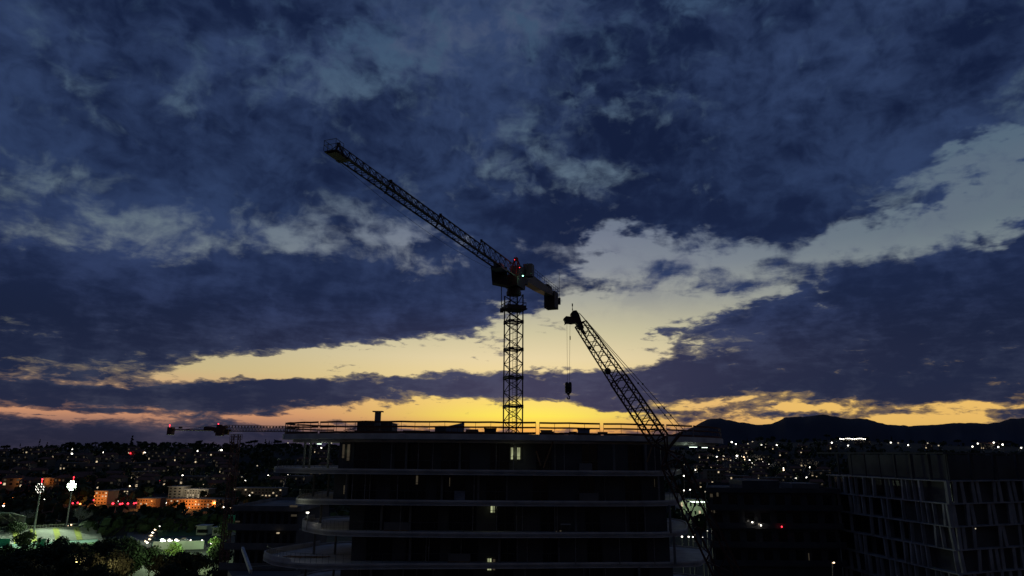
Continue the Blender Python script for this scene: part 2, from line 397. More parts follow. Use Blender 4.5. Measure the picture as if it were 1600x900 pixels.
# ------------------------------------------------------------------ the ground
def interp(x, tab):
    if x <= tab[0][0]: return tab[0][1]
    for (a, b), (c, d) in zip(tab, tab[1:]):
        if x <= c: t = (x-a)/(c-a); t = t*t*(3-2*t); return b+(d-b)*t
    return tab[-1][1]
def sst(x, a, b):
    t = min(1, max(0, (x-a)/(b-a))); return t*t*(3-2*t)
CREST = [azel(x, y) for x, y in ((-200, 712), (0, 708), (60, 704), (150, 699), (250, 698), (400, 699), (500, 701), (700, 706), (900, 706), (1075, 703), (1140, 697), (1190, 688), (1240, 692), (1320, 688), (1400, 692), (1500, 697), (1600, 698), (1800, 706))]
CRESTR = [(-60, 1100), (-20, 1150), (0, 1400), (12, 1500), (25, 1500), (60, 1500)]
def hgt(x, y):
    r = math.hypot(x, y); a = math.degrees(math.atan2(x, y))
    if r < 300 or y < 0: return 0.0
    cr = interp(a, CRESTR); ec = interp(a, CREST)
    top = CAMZ+cr*math.tan(R(ec))
    h = top*sst(r, 330, cr)**1.15
    if r > cr: h = top*(1-.8*sst(r, cr, cr*2.3))
    und = (math.sin(x*.011+1)*math.cos(y*.009)+.5*math.sin(x*.031)*math.sin(y*.023+2))*2.2*sst(r, 400, 700)*(1-sst(r, cr*.8, cr*1.0))
    return h+und
def ground_at(px, py, near=120):
    d = ray(px, py); d = d/math.hypot(d.x, d.y); t = near
    while t < 2600:
        p = V(0, 0, CAMZ)+d*t
        if p.z <= hgt(p.x, p.y): return V(p.x, p.y, hgt(p.x, p.y))
        t *= 1.004
    return None
mb = MB(); angs = []
a = -180.0
while a < 180: angs.append(a); a += .6 if -46 <= a < 46 else 6
radii = [0.1]+[12*1.055**i for i in range(134)]
for r_ in radii:
    for a in angs:
        x, y = r_*math.sin(R(a)), r_*math.cos(R(a)); mb.v.append((x, y, hgt(x, y)))
n = len(angs)
for i in range(len(radii)-1):
    for j in range(n):
        k = (j+1) % n; mb.f.append((i*n+j, i*n+k, (i+1)*n+k, (i+1)*n+j)); mb.m.append(0)
struct(mb.build('ground', MT['ground'], smooth=True))

# mountains on the skyline
RID = [(880, 712), (960, 705), (1010, 693), (1057, 677), (1073, 672), (1084, 667), (1094, 660.6), (1106, 655.5), (1124, 654), (1138, 656.6), (1152, 659.4), (1166, 661), (1183, 664.5), (1206, 662), (1217, 658), (1227, 653), (1250, 651), (1267, 650.6), (1285, 647.5), (1296, 650), (1327, 655), (1345, 653.6), (1361, 657), (1383, 663), (1420, 666), (1454, 664.5), (1482, 662), (1510, 661), (1538, 662.6), (1560, 660), (1578, 655), (1600, 653.6), (1680, 660), (1800, 672), (1950, 700)]
RA = [azel(x, y) for x, y in RID]
mb = MB(); na, nr = 260, 26; a0, a1 = RA[0][0], RA[-1][0]
from mathutils import noise as mn
for j in range(nr+1):
    t = j/nr
    for i in range(na+1):
        a = a0+(a1-a0)*i/na
        e = RA[0][1]
        for (p, q), (r_, s_) in zip(RA, RA[1:]):
            if p <= a <= r_: e = q+(s_-q)*(a-p)/(r_-p)
        top = CAMZ+7000*math.tan(R(e)) + 7*mn.noise(V(a*3, 0, 0))
        d = 4200+t*5200; prof = sst(d, 4200, 7000) if d <= 7000 else 1-.9*sst(d, 7000, 9400)
        ridge = mn.noise(V(a*.9, d*.0009, 3))*60*prof*(1 - sst(abs(d-7000), 1400, 0)) if True else 0
        mb.v.append((d*math.sin(R(a)), d*math.cos(R(a)), -6+(top+6)*prof**1.3+ridge))
for j in range(nr):
    for i in range(na): mb.f.append((j*(na+1)+i, j*(na+1)+i+1, (j+1)*(na+1)+i+1, (j+1)*(na+1)+i)); mb.m.append(0)
struct(mb.build('mountains', MT['mount'], smooth=True))

def patch(name, pts, m, z, kind='structure'):
    mb = MB(); mb.prism([(p[0], p[1]) for p in pts], z-.25, z); return tag(mb.build(name, m), kind=kind)

# ------------------------------------------------------------------ the curved apartment building under construction
BX = xat(790, 86, 0).x
bld = empty('apartment_building', (BX, 86, 0), 'dark unfinished apartment block with curved concrete balcony slabs, filling the middle', 'building')
def smooth_closed(P, k=6):
    o = []; n = len(P)
    for i in range(n):
        p0, p1, p2, p3 = (Vector(P[(i+j-1) % n]) for j in range(4))
        for s in range(k):
            t = s/k
            o.append(.5*((2*p1)+(p2-p0)*t+(2*p0-5*p1+4*p2-p3)*t*t+(3*p1-p0-3*p2+p3)*t**3))
    return [(v.x, v.y) for v in o]
def plan(z, pts): return smooth_closed([tuple(xat(px, Y, z)[:2]) for px, Y in pts])
RZ = CAMZ+2.05
ROOF = plan(RZ, [(443, 86), (458, 83), (520, 79.5), (620, 77.5), (760, 77.3), (900, 78.4), (1030, 81), (1095, 85), (1128, 91), (1112, 97), (1000, 99), (800, 97), (600, 96), (480, 91)])
SL = {}   # slab number: (top z, plan)
SL[1] = (CAMZ-1.95, plan(CAMZ-2, [(429, 84), (440, 80), (500, 78), (620, 77.3), (780, 77.0), (950, 77.6), (1040, 79.5), (1058, 84), (1050, 95), (900, 97), (700, 96), (520, 95), (450, 91)]))
SL[2] = (CAMZ-5.15, plan(CAMZ-5.2, [(463, 80), (471, 77.6), (520, 77.2), (640, 77.0), (780, 77.0), (950, 77.8), (1045, 79.5), (1062, 84), (1050, 95), (900, 97), (700, 96), (540, 95), (480, 88)]))
SL[3] = (CAMZ-8.4, plan(CAMZ-8.4, [(472, 84), (484, 80.8), (512, 78.2), (560, 77.3), (640, 77.0), (780, 77.0), (950, 78), (1045, 79), (1074, 84), (1050, 95), (900, 97), (700, 96), (540, 95), (490, 90)]))
SL[4] = (CAMZ-11.6, plan(CAMZ-11.6, [(416, 84), (418, 80.8), (438, 78.2), (480, 76.6), (540, 76.6), (640, 77.2), (800, 78), (950, 79.0), (1060, 79.8), (1098, 82), (1090, 92), (900, 97), (700, 96), (540, 95), (470, 89.5)]))
SL[5] = (CAMZ-14.9, plan(CAMZ-14.9, [(446, 82), (452, 78.4), (480, 76.2), (540, 75.8), (640, 76.4), (800, 77.6), (950, 79.0), (1070, 79.6), (1110, 83), (1090, 92), (900, 97), (700, 96), (540, 95), (470, 90)]))
z = CAMZ-14.9
for k in range(6, 10): z -= 3.25; SL[k] = (z, SL[5][1] if k % 2 else SL[3][1])
def slab(outl, ztop, th=.32, up=.55, name='balcony_slab'):
    s = MB(); s.prism(outl, ztop-th, ztop)
    o = s.build(name, MT['concrete'], bld)
    return o
roof = slab(ROOF, RZ, .62, name='roof_slab')
tp = MB(); cx = sum(p[0] for p in ROOF)/len(ROOF); cy = sum(p[1] for p in ROOF)/len(ROOF)
tp.prism([(cx+(x-cx)*.955, cy+(y-cy)*.86) for x, y in ROOF], RZ-.95, RZ-.622); tp.build('roof_soffit', MT['concrete'], bld)
for k, (zt, ol) in SL.items():
    o = slab(ol, zt)
    s = MB(); s.strip(ol, .16, zt-.40, zt+.18, closed=True); s.build('slab_edge', MT['concrete'], o)
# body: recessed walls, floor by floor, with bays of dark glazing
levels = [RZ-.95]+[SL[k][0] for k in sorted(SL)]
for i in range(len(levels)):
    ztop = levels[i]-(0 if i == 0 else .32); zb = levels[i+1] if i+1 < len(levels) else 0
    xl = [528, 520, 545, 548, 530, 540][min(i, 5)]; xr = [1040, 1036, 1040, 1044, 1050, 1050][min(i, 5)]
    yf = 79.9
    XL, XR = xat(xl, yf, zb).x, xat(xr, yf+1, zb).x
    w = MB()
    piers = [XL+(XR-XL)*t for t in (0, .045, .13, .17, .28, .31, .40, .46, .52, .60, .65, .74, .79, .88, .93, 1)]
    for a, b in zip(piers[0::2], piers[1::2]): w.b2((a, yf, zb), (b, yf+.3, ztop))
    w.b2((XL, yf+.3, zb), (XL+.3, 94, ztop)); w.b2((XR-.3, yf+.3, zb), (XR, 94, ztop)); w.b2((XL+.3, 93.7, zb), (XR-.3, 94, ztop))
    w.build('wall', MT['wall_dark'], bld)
    for a, b in zip(piers[1::2], piers[2::2]):
        if i > 5: continue
        g = MB(); g.b2((a, yf+.16, zb), (b, yf+.2, ztop)); g = g.build('window', MT['glass'], bld)
        f = MB(); f.b2((a, yf+.08, zb), (a+.09, yf+.155, ztop)); f.b2((b-.09, yf+.08, zb), (b, yf+.155, ztop))
        f.b2((a+.09, yf+.08, ztop-.1), (b-.09, yf+.155, ztop)); m_ = (a+b)/2; f.b2((m_-.04, yf+.08, zb), (m_+.04, yf+.155, ztop-.1))
        f.build('window_frame', MT['frame'], g)
def lit(px0, px1, py0, py1, Y, e, parent=bld, name='lit_window', depth=.06):
    a, b = at(px0, py0, Y), at(px1, py1, Y)
    m_ = MB(); m_.b2((a.x, Y-.02-depth, b.z), (b.x, Y-.02, a.z)); o = m_.build(name, e, parent)
    f = MB(); y0, y1 = Y-.09-depth, Y-.023-depth
    f.b2((a.x-.05, y0, b.z-.05), (a.x+.03, y1, a.z+.05)); f.b2((b.x-.03, y0, b.z-.05), (b.x+.05, y1, a.z+.05)); f.b2((a.x+.03, y0, a.z-.02), (b.x-.03, y1, a.z+.05)); f.b2((a.x+.03, y0, b.z-.05), (b.x-.03, y1, b.z+.02))
    zz = b.z+(a.z-b.z)*.22; f.b2((a.x+.03, y0, zz-.02), (b.x-.03, y1, zz+.02)); f.build('window_frame', MT['frame'], o); return o
yl = 79.88
for q in ((798, 802.8, 699, 718, 'window'), (807.8, 813, 699, 718, 'window'), (766.5, 770, 786.5, 801, 'window'), (770.6, 773.4, 786.5, 801, 'window'), (761.5, 768, 872, 891, 'window'), (769.8, 774, 873, 891, 'win_dim'),
          (650, 653.5, 743, 757, 'win_dim'), (702, 703.5, 746, 760, 'win_dim'), (1021.5, 1023.5, 748, 761, 'win_dim'), (1026, 1027, 748, 760, 'win_dim'), (868, 871, 829, 834, 'win_dim'), (874, 878, 828, 834, 'win_dim'), (529, 531, 831, 836, 'win_mid'), (473.5, 476, 880, 886, 'win_dim'),
          (535.5, 538.5, 694, 716, 'win_dim'), (543, 546.5, 694, 720, 'win_dim'), (537, 539, 758, 772, 'win_dim')):
    lit(*q[:4], yl, E[q[4]])
# columns standing at the balcony edges and under the roof overhang
for k, xs in {0: (474, 483, 512, 634, 718, 960, 1010, 1046), 1: (489, 512, 540, 690, 747, 1030), 2: (500, 595, 640, 900, 1048), 3: (490, 523, 640, 780, 1055), 4: (476, 520, 578, 820, 1000), 5: (500, 560, 700)}.items():
    ztop = levels[k]-(0 if k == 0 else .32); zb = levels[k+1]
    for px in xs:
        p = xat(px, 84.5 if px < 525 else 79.2, zb); c = MB(); c.tube((p.x, p.y, zb), (p.x, p.y, ztop), .14, n=10); c.build('column', MT['concrete_dark'], bld)
# raking timber props on the top floor
for (x0, y0, x1, y1) in ((849, 731, 864, 690), (845, 728, 838, 705), (1011, 722, 1018, 699)):
    m_ = MB(); m_.bar(at(x0, y0, 78.4), at(x1, y1, 78.8), .13); m_.build('prop', MT['wood'], bld)
# roof edge guard rails: bays of boards with gaps, following the slab edge
def along(P, t):
    n = len(P); i = int(t*n) % n; f = t*n-int(t*n); a, b = Vector(P[i]), Vector(P[(i+1) % n]); return a+(b-a)*f
NR = len(ROOF)
bays = [(0.955, 1.0), (0.0, .118), (.121, .325), (.328, .377), (.380, .437), (.440, .485), (.488, .56), (.563, .62), (.90, .952)]
def rin(p): return Vector((cx+(p.x-cx)*.992, cy+(p.y-cy)*.985))
for t0, t1 in bays:
    k = max(3, int((t1-t0)*NR*1.0)); r_ = MB()
    L = [rin(along(ROOF, t0+(t1-t0)*i/k)) for i in range(k+1)]
    for h, w_ in ((1.28, .2), (.74, .18), (.12, .24)):
        sag = lambda i: .02*math.sin(i*2.1+t0*30)
        for i in range(k): r_.bar((L[i].x, L[i].y, RZ+h+sag(i)), (L[i+1].x, L[i+1].y, RZ+h+sag(i+1)), .05, w_)
    ro = r_.build('guard_rail', MT['rail'], bld)
    for i in range(0, k+1, 1):
        s = MB(); s.bar((L[i].x, L[i].y, RZ), (L[i].x, L[i].y, RZ+1.36), .04); s.build('rail_post', MT['steel'], ro)
# chimney on the roof
ch = MB(); p = xat(589, 81, RZ); ch.box((p.x, 81, RZ+1.25), (.62, .62, 2.5)); ch.box((p.x, 81, RZ+2.56), (1.15, 1.0, .12)); ch.build('chimney', MT['concrete_dark'], bld)
# set-back plant block behind the chimney and parapet upstand
m_ = MB(); a, b = xat(560, 83, RZ), xat(614, 83, RZ); m_.b2((a.x, 82, RZ), (b.x, 86, RZ+1.35)); m_.build('plant_room', MT['wall_dark'], bld)
# lower parapet upstands on the left terraces
for k, (t0, t1, hh) in {3: (.93, 1.12, .55), 4: (.90, 1.16, .35)}.items():
    zt, ol = SL[k]; L = [along(ol, (t0+(t1-t0)*i/16) % 1) for i in range(17)]
    s = MB(); s.strip([(p.x, p.y) for p in L], .17, zt+.184, zt+.184+hh); s.build('parapet', MT['concrete'], bld)
# balcony guard rails (thin) on the middle floors
for k in (1, 2, 3, 4):
    zt, ol = SL[k]; L = [along(ol, (.0+.1*(k == 1)*0+(.52)*i/44) % 1) for i in range(45)]
    s = MB(); c2x = sum(p[0] for p in ol)/len(ol); c2y = sum(p[1] for p in ol)/len(ol)
    L = [Vector((c2x+(p.x-c2x)*.985, c2y+(p.y-c2y)*.97)) for p in L]
    for i in range(44):
        s.bar((L[i].x, L[i].y, zt+1.1), (L[i+1].x, L[i+1].y, zt+1.1), .03)
        s.bar((L[i].x, L[i].y, zt), (L[i].x, L[i].y, zt+1.1), .025)
    s.build('balcony_rail', MT['steel'], bld)

# ---- things on the roof and terraces
def thing_box(name, px, w, h, d, Y, z, m, label, cat, rot=0, extra=None, group=None):
    p = xat(px, Y, z); t = empty(name, (p.x, Y, z), label, cat, group)
    s = MB(); Rz = Matrix.Rotation(R(rot), 3, 'Z')
    s.box((p.x, Y, z+h/2), (w, d, h), Rz); s.build('body', m, t)
    if extra: extra(t, p, Y, z)
    return t
def lid(w, d, h, m):
    def f(t, p, Y, z): s = MB(); s.box((p.x, Y, z+h+.06), (w, d, .12)); s.build('lid', m, t)
    return f
def stack(px, w, d, n, Y, z, label, cat='stack', name='board_stack'):
    p = xat(px, Y, z); t = empty(name, (p.x, Y, z), label, cat)
    s = MB(); s.box((p.x-w*.35, Y, z+.06), (.12, d, .12)); s.box((p.x+w*.35, Y, z+.06), (.12, d, .12)); s.build('bearer', MT['wood'], t)
    s = MB()
    for i in range(n): s.box((p.x+rnd.uniform(-.12, .12), Y+rnd.uniform(-.05, .05), z+.12+.16*i+.075), (w*rnd.uniform(.86, 1), d, .145))
    s.build('boards', MT['wood'], t); return t
thing_box('site_box', 689, 1.35, .72, 1.0, 80.6, RZ, MT['wall_dark'], 'dark site box on the roof left of the tilted panel', 'box', 0, lid(1.42, 1.06, .72, MT['steel']))
t = empty('formwork_panel', tuple(xat(712, 80.4, RZ)), 'large tilted formwork panel lying on the roof, its right end raised', 'panel')
p = xat(712, 80.4, RZ); q0 = xat(697, 80.4, RZ+.75); q1 = xat(725, 80.4, RZ+1.28)
s = MB(); s.add([(q0.x, 79.9, RZ+.02), (q1.x, 79.9, RZ+.02), (q1.x, 79.9, RZ+1.32), (q0.x, 79.9, RZ+.88), (q0.x, 81.2, RZ+.02), (q1.x, 81.2, RZ+.02), (q1.x, 81.2, RZ+1.32), (q0.x, 81.2, RZ+.88)],
   [(0, 1, 2, 3), (5, 4, 7, 6), (4, 0, 3, 7), (1, 5, 6, 2), (3, 2, 6, 7), (4, 5, 1, 0)]); s.build('panel', MT['plastic'], t)
s = MB()
for f_ in (0, .33, .66, 1): x_ = q0.x+(q1.x-q0.x)*f_; s.bar((x_, 79.86, RZ+.04), (x_, 79.86, RZ+.86+.42*f_), .06)
s.build('rib', MT['wood'], t)
stack(739, 1.6, 1.1, 3, 80.5, RZ, 'low stack of boards on the roof right of the tilted panel')
thing_box('crate', 766, 1.35, .62, 1.1, 80.5, RZ, MT['black'], 'black crate on the roof just left of the crane mast', 'crate', 0, lid(1.45, 1.2, .62, MT['black']))
stack(651, 3.4, 1.4, 2, 81, RZ, 'long flat stack of boards on the roof between chimney and site box')
stack(855, 1.5, 1.0, 3, 80.7, RZ, 'small board stack on the roof just right of the crane mast')
thing_box('pallet_load', 912, 1.3, .62, 1.0, 80.8, RZ, MT['plastic'], 'wrapped pallet load on the roof under the hanging hook', 'pallet load', 0, lid(1.4, 1.1, .62, MT['wood']))
stack(894, .9, .9, 2, 80.8, RZ, 'tiny board stack on the roof left of the wrapped pallet load')
stack(943, 1.2, .9, 2, 81, RZ, 'low board stack on the roof right of the wrapped pallet load')
# heap of timber and reinforcement, left part of the roof
p = xat(560, 80.6, RZ); s = MB()
for i in range(46):
    a = rnd.uniform(-2.2, 2.0); L_ = rnd.uniform(.7, 1.9); th = rnd.uniform(-.5, .75); hh = max(.05, .85-.18*abs(a-.8))*rnd.random()
    s.bar((p.x+a, 80.6+rnd.uniform(-.4, .4), RZ+.05+hh), (p.x+a+L_*math.cos(th), 80.6+rnd.uniform(-.4, .4), max(RZ+.05, RZ+.05+hh+L_*math.sin(th)*.5)), .06, .04)
tag(s.build('timber_heap', MT['wood']), 'untidy heap of sticks and timber on the roof left of the chimney', 'timber heap')
for px, k, lab in ((690, 1, 'blue-grey covered pallet on the second slab, left of centre'), (884, 3, 'small table-like trestle on the balcony right of centre')):
    zt = SL[k+1 if k == 1 else 2][0] if k == 1 else SL[3][0]
    if k == 1: thing_box('covered_pallet', 718, 1.15, .95, .8, 78.8, SL[2][0], MT['plastic'], lab, 'pallet', 6, lid(1.2, .85, .95, MT['plastic']))
    else:
        p = xat(884, 78.9, zt); t = empty('trestle', (p.x, 78.9, zt), lab, 'trestle')
        s = MB(); s.box((p.x, 78.9, zt+.87), (1.1, .6, .06)); s.build('top', MT['concrete'], t)
        for sx in (-.45, .45): s = MB(); s.bar((p.x+sx, 78.7, zt), (p.x+sx, 78.9, zt+.84), .05); s.bar((p.x+sx, 79.1, zt), (p.x+sx, 78.9, zt+.84), .05); s.build('leg', MT['steel'], t)
# boards lying on the big left terrace
p = xat(478, 82, SL[4][0]); s = MB()
for i in range(7): s.box((p.x+i*.5-1.5, 82+rnd.uniform(-.3, .3), SL[4][0]+.08+.05*(i % 2)), (.22, 2.4, .05), Matrix.Rotation(R(70+i*4), 3, 'Z'))
tag(s.build('planks', MT['wood']), 'loose planks lying on the big rounded left terrace', 'planks')
# work lights
def tube_light(px, Y, z, w, label, pw=25, energy=True, name='work_light', lightdz=-.25):
    p = xat(px, Y, z); t = empty(name, (p.x, Y, z), label, 'work light')
    s = MB(); s.box((p.x, Y, z), (w+.1, .16, .1)); s.build('housing', MT['cabin'], t)
    s = MB(); s.box((p.x, Y, z-.08), (w, .12, .05)); s.build('tube', E['tube'], t)
    return t
tube_light(499, 83, RZ-1.08, .5, 'lit work light under the left tip of the roof slab')
tube_light(1083, 84.5, RZ-1.1, .9, 'lit work light under the right tip of the roof slab')
tube_light(1101, 88, RZ-1.1, .7, 'smaller lit work light farthest right under the roof slab')
for px, Y, z, e_, lab in ((502, 84, RZ-1.6, 'white', 'small bare bulb hanging below the left roof overhang'), (450, 84, RZ-1.05, 'dim', 'faint bulb at the extreme left tip of the roof underside'), (518, 83, RZ-1.05, 'dim', 'faint bulb under the roof nearest the left end wall')):
    p = xat(px, Y, z); t = empty('bulb', (p.x, Y, z), lab, 'bulb'); s = MB(); s.bar((p.x, Y, z), (p.x, Y, z+.5), .02); s.build('flex', MT['black'], t); s = MB(); s.ball((p.x, Y, z), .07); s.build('glass', E[e_], t)
# site lamp post lighting the parapet corner at the left
p = xat(479, 79.2, SL[3][0]); t = empty('lamp_post', (p.x, 79.2, SL[3][0]), 'slim white lamp post lit at the rounded corner of the left balcony', 'lamp post')
s = MB(); s.tube((p.x, 79.2, SL[3][0]), (p.x, 79.2, SL[3][0]+1.8), .05); s.build('pole', MT['cabin'], t)
s = MB(); s.box((p.x, 79.1, SL[3][0]+1.86), (.26, .2, .1)); s.build('lamp_head', E['white'], t)
def plight(name, loc, W_, col=(1, 1, 1), rad=.1, spot=None, aim=None):
    l = bpy.data.lights.new(name, 'SPOT' if spot else 'POINT'); l.energy = W_; l.color = col; l.shadow_soft_size = rad
    o = bpy.data.objects.new(name, l); COL.objects.link(o); o.location = loc
    if spot: l.spot_size = R(spot); l.spot_blend = .4; o.rotation_euler = (Vector(aim)-Vector(loc)).to_track_quat('-Z', 'Y').to_euler()
    o['label'] = name.replace('_', ' ')+' light'; return o
LIGHTS = []
for x_, y_, w_ in ((805, 708, 3.0), (770, 794, 1.5), (766, 882, 2.0), (541, 705, .6)):
    q = at(x_, y_, 79.35); LIGHTS.append(plight('window_spill', tuple(q), w_, (.9, 1, .6)))
# adjustable steel props left standing between the floors
pr = random.Random(12)
for k in range(5):
    zt = levels[k]-(0 if k == 0 else .32); zb = levels[k+1]
    for j in range(9):
        q = xat(pr.uniform(540, 1035), pr.choice((78.6, 79.0, 79.4)), zb); s = MB(); s.tube((q.x, q.y, zb), (q.x, q.y, zb+(zt-zb)*.55), .05, n=6); s.tube((q.x, q.y, zb+(zt-zb)*.55), (q.x, q.y, zt), .035, n=6); s.box((q.x, q.y, zb+(zt-zb)*.55), (.16, .16, .08)); s.build('prop', MT['galv'], bld)
for k, (x0, x1) in {1: (905, 935), 2: (600, 640), 3: (700, 735), 0: (905, 925)}.items():
    a, b = xat(x0, 79.5, levels[k+1]), xat(x1, 79.5, levels[k+1]); p_ = empty('material_stack', ((a.x+b.x)/2, 79.4, levels[k+1]), {0: 'low block stack on the top floor, right part', 1: 'block stack on the second floor down, right of centre', 2: 'block stack on the third floor down, left part', 3: 'block stack on the fourth floor down, left of centre'}[k], 'stack')
    s = MB(); s.b2((a.x, 79.2, a.z+.12), (b.x, 79.7, a.z+.9)); s.build('blocks', MT['concrete_dark'], p_)
    s = MB(); s.b2((a.x, 79.2, a.z), (b.x, 79.7, a.z+.117)); s.build('pallet', MT['wood'], p_)
LIGHTS.append(plight('lamp_post_glow', (p.x, 78.7, SL[3][0]+2.1), 5, (.95, 1, .8)))
p2 = xat(463, 76.4, SL[2][0]-.1); LIGHTS.append(plight('corner_glow', (p2.x-.4, 76.2, SL[2][0]+.1), 14, (.9, 1, .75)))
p2 = xat(500, 82.5, RZ-1.5); LIGHTS.append(plight('left_roof_glow', tuple(p2), 9, (.8, 1, .8)))
p2 = xat(1085, 84, RZ-1.5); LIGHTS.append(plight('right_roof_glow', tuple(p2), 16, (.75, 1, .8)))

# ------------------------------------------------------------------ tower crane behind the building
def truss_face(mb, A0, A1, B0, B1, n, w, cross=False, posts=True):
    for i in range(n):
        a = A0.lerp(A1, i/n); a2 = A0.lerp(A1, (i+1)/n); b = B0.lerp(B1, i/n); b2 = B0.lerp(B1, (i+1)/n)
        if posts: mb.bar(a, b, w)
        if cross: mb.bar(a, b2, w); mb.bar(b, a2, w)
        else: mb.bar(*((a, b2) if i % 2 else (b, a2)), w)
CD = 98.0; cp = xat(802, CD, 0); cpx = xat(803, CD, 60).x; C0 = V(cpx, CD, 0)
JZ = CAMZ+25.2
crane = empty('tower_crane', tuple(C0), 'tall dark tower crane rising behind the building with its long jib reaching up left', 'tower crane')
side = 2.05; th = R(23)
ux, uy = V(math.cos(th), math.sin(th), 0), V(-math.sin(th), math.cos(th), 0)
cor = [C0+ux*(a*side/2)+uy*(b*side/2) for a, b in ((-1, -1), (1, -1), (1, 1), (-1, 1))]
ztopm = JZ-2.6; sec = 4.05; z = ztopm
s = MB(); lad = MB()
k = 0
while z > 0:
    cs = MB()
    zb = max(0, z-sec)
    for i in range(4):
        a, b = cor[i], cor[(i+1) % 4]
        s.bar(a+V(0, 0, zb), a+V(0, 0, z), .19)
        m = 4
        for q in range(m):
            z0, z1 = zb+(z-zb)*q/m, zb+(z-zb)*(q+1)/m
            s.bar(*((a+V(0, 0, z0), b+V(0, 0, z1)) if (q+i) % 2 else (b+V(0, 0, z0), a+V(0, 0, z1))), .085)
        cs.bar(a+V(0, 0, zb), b+V(0, 0, zb), .16, .20); 
        cs.bar(a+V(0, 0, zb+.22), b+V(0, 0, zb+.22), .10)
        cs.box(tuple(a+V(0, 0, zb)), (.28, .28, .5))
    cs.build('mast_collar', MT['crane'], crane)
    if z > 20:
        lad.bar(C0+V(.35, -.3, zb), C0+V(.35, -.3, z), .05); lad.bar(C0+V(-.1, -.3, zb), C0+V(-.1, -.3, z), .05)
        zz = zb
        while zz < z: lad.bar(C0+V(.35, -.3, zz), C0+V(-.1, -.3, zz), .035); zz += .33
        lad.box(tuple(C0+V(-.3, .2, zb+.3)), (.9, 1.0, .05))
    z = zb; k += 1
s.build('mast', MT['crane'], crane); lad.build('ladder', MT['steel'], crane)
# wide working platform below the slewing unit
s = MB(); zc = at(802, 484, CD).z
s.box(tuple(C0+V(0, 0, zc)), (3.1, 2.9, .18), Matrix.Rotation(th, 3, 'Z')); 
for i in range(4):
    a = C0+(cor[i]-C0)*1.34; b = C0+(cor[(i+1) % 4]-C0)*1.34
    for h in (.45, .9): s.bar(a+V(0, 0, zc+h), b+V(0, 0, zc+h), .07)
    s.bar(a+V(0, 0, zc), a+V(0, 0, zc+.95), .07); m_ = (a+b)/2; s.bar(m_+V(0, 0, zc), m_+V(0, 0, zc+.95), .06)
    s.bar(a+V(0, 0, zc+.25), b+V(0, 0, zc+.25), .04, .5)
s.box(tuple(C0+V(-1.75, -.2, zc-.15)), (.5, .5, .6))
s.build('platform', MT['crane'], crane)
# slewing unit
s = MB(); s.tube(C0+V(0, 0, ztopm), C0+V(0, 0, ztopm+.5), 1.1, n=20); s.tube(C0+V(0, 0, ztopm+.5), C0+V(0, 0, ztopm+1.0), 1.0, n=20)
s.build('slewing_ring', MT['crane'], crane)
tip = atz(528, 243, JZ); tip.z = JZ
J = (V(tip.x, tip.y, 0)-V(cpx, CD, 0)); JL = J.length; J.normalize(); Sd = V(J.y, -J.x, 0)   # Sd points to the picture's left/front
if Sd.x > 0: Sd = -Sd
B = V(cpx, CD, JZ)
s = MB(); rotj = Matrix.Rotation(math.atan2(J.y, J.x), 3, 'Z')
s.box(tuple(B+V(0, 0, -.85)), (3.6, 2.3, 1.3), rotj); s.box(tuple(B-J*1.4+V(0, 0, .1)), (4.2, 2.0, .8), rotj)
s.box(tuple(B-J*.2+Sd*1.25+V(0, 0, -.6)), (2.2, .5, .9), rotj)
s.build('slewing_platform', MT['crane'], crane)
# jib: two bottom chords, one top chord, three sections that grow towards the mast
jib = MB()
secs = [(JL, 28.5 if JL > 44 else JL*.63, 1.08, 1.02, .085, .09, 17), (JL*.63, JL*.30, 1.20, 1.12, .13, .13, 13), (JL*.30, .6, 1.75, 1.25, .16, .16, 11)]
secs[0] = (JL, JL*.80, 1.05, 1.05, .07, .05, 8)
secs.insert(1, (JL*.80, JL*.55, 1.15, 1.1, .12, .08, 9)); secs[2] = (JL*.55, JL*.28, 1.45, 1.15, .13, .09, 8); secs[3] = (JL*.28, .8, 2.05, 1.25, .15, .10, 6)
for (r0, r1, h, w_, ct, cb, n_) in secs:
    T0, T1 = B+J*r0+V(0, 0, h), B+J*r1+V(0, 0, h)
    L0, L1 = B+J*r0+Sd*w_/2, B+J*r1+Sd*w_/2; Q0, Q1 = B+J*r0-Sd*w_/2, B+J*r1-Sd*w_/2
    jib.bar(T0, T1, ct); jib.bar(L0, L1, cb+.04, cb+.07); jib.bar(Q0, Q1, cb+.04, cb+.07)
    for A0, A1 in ((L0, L1), (Q0, Q1)):
        for i in range(n_):
            t0, t1, tm = i/n_, (i+1)/n_, (i+.5)/n_
            jib.bar(A0.lerp(A1, t0), T0.lerp(T1, tm), .055); jib.bar(A0.lerp(A1, t1), T0.lerp(T1, tm), .055)
    truss_face(jib, L0, L1, Q0, Q1, n_, .05)
    jib.bar(T0, L0, .12); jib.bar(T0, Q0, .12); jib.box(tuple(T0), (.3, .3, .24)); jib.box(tuple(L0), (.22, .22, .2)); jib.box(tuple(Q0), (.22, .22, .2))
jib.build('jib', MT['crane'], crane)
s = MB()
for i in range(46): r0 = 1+i*(JL-2)/46; s.bar(B+J*r0+V(0, 0, .12)-Sd*.25, B+J*(r0+.97)+V(0, 0, .12)-Sd*.25, .34, .04)
s.build('walkway', MT['steel'], crane)
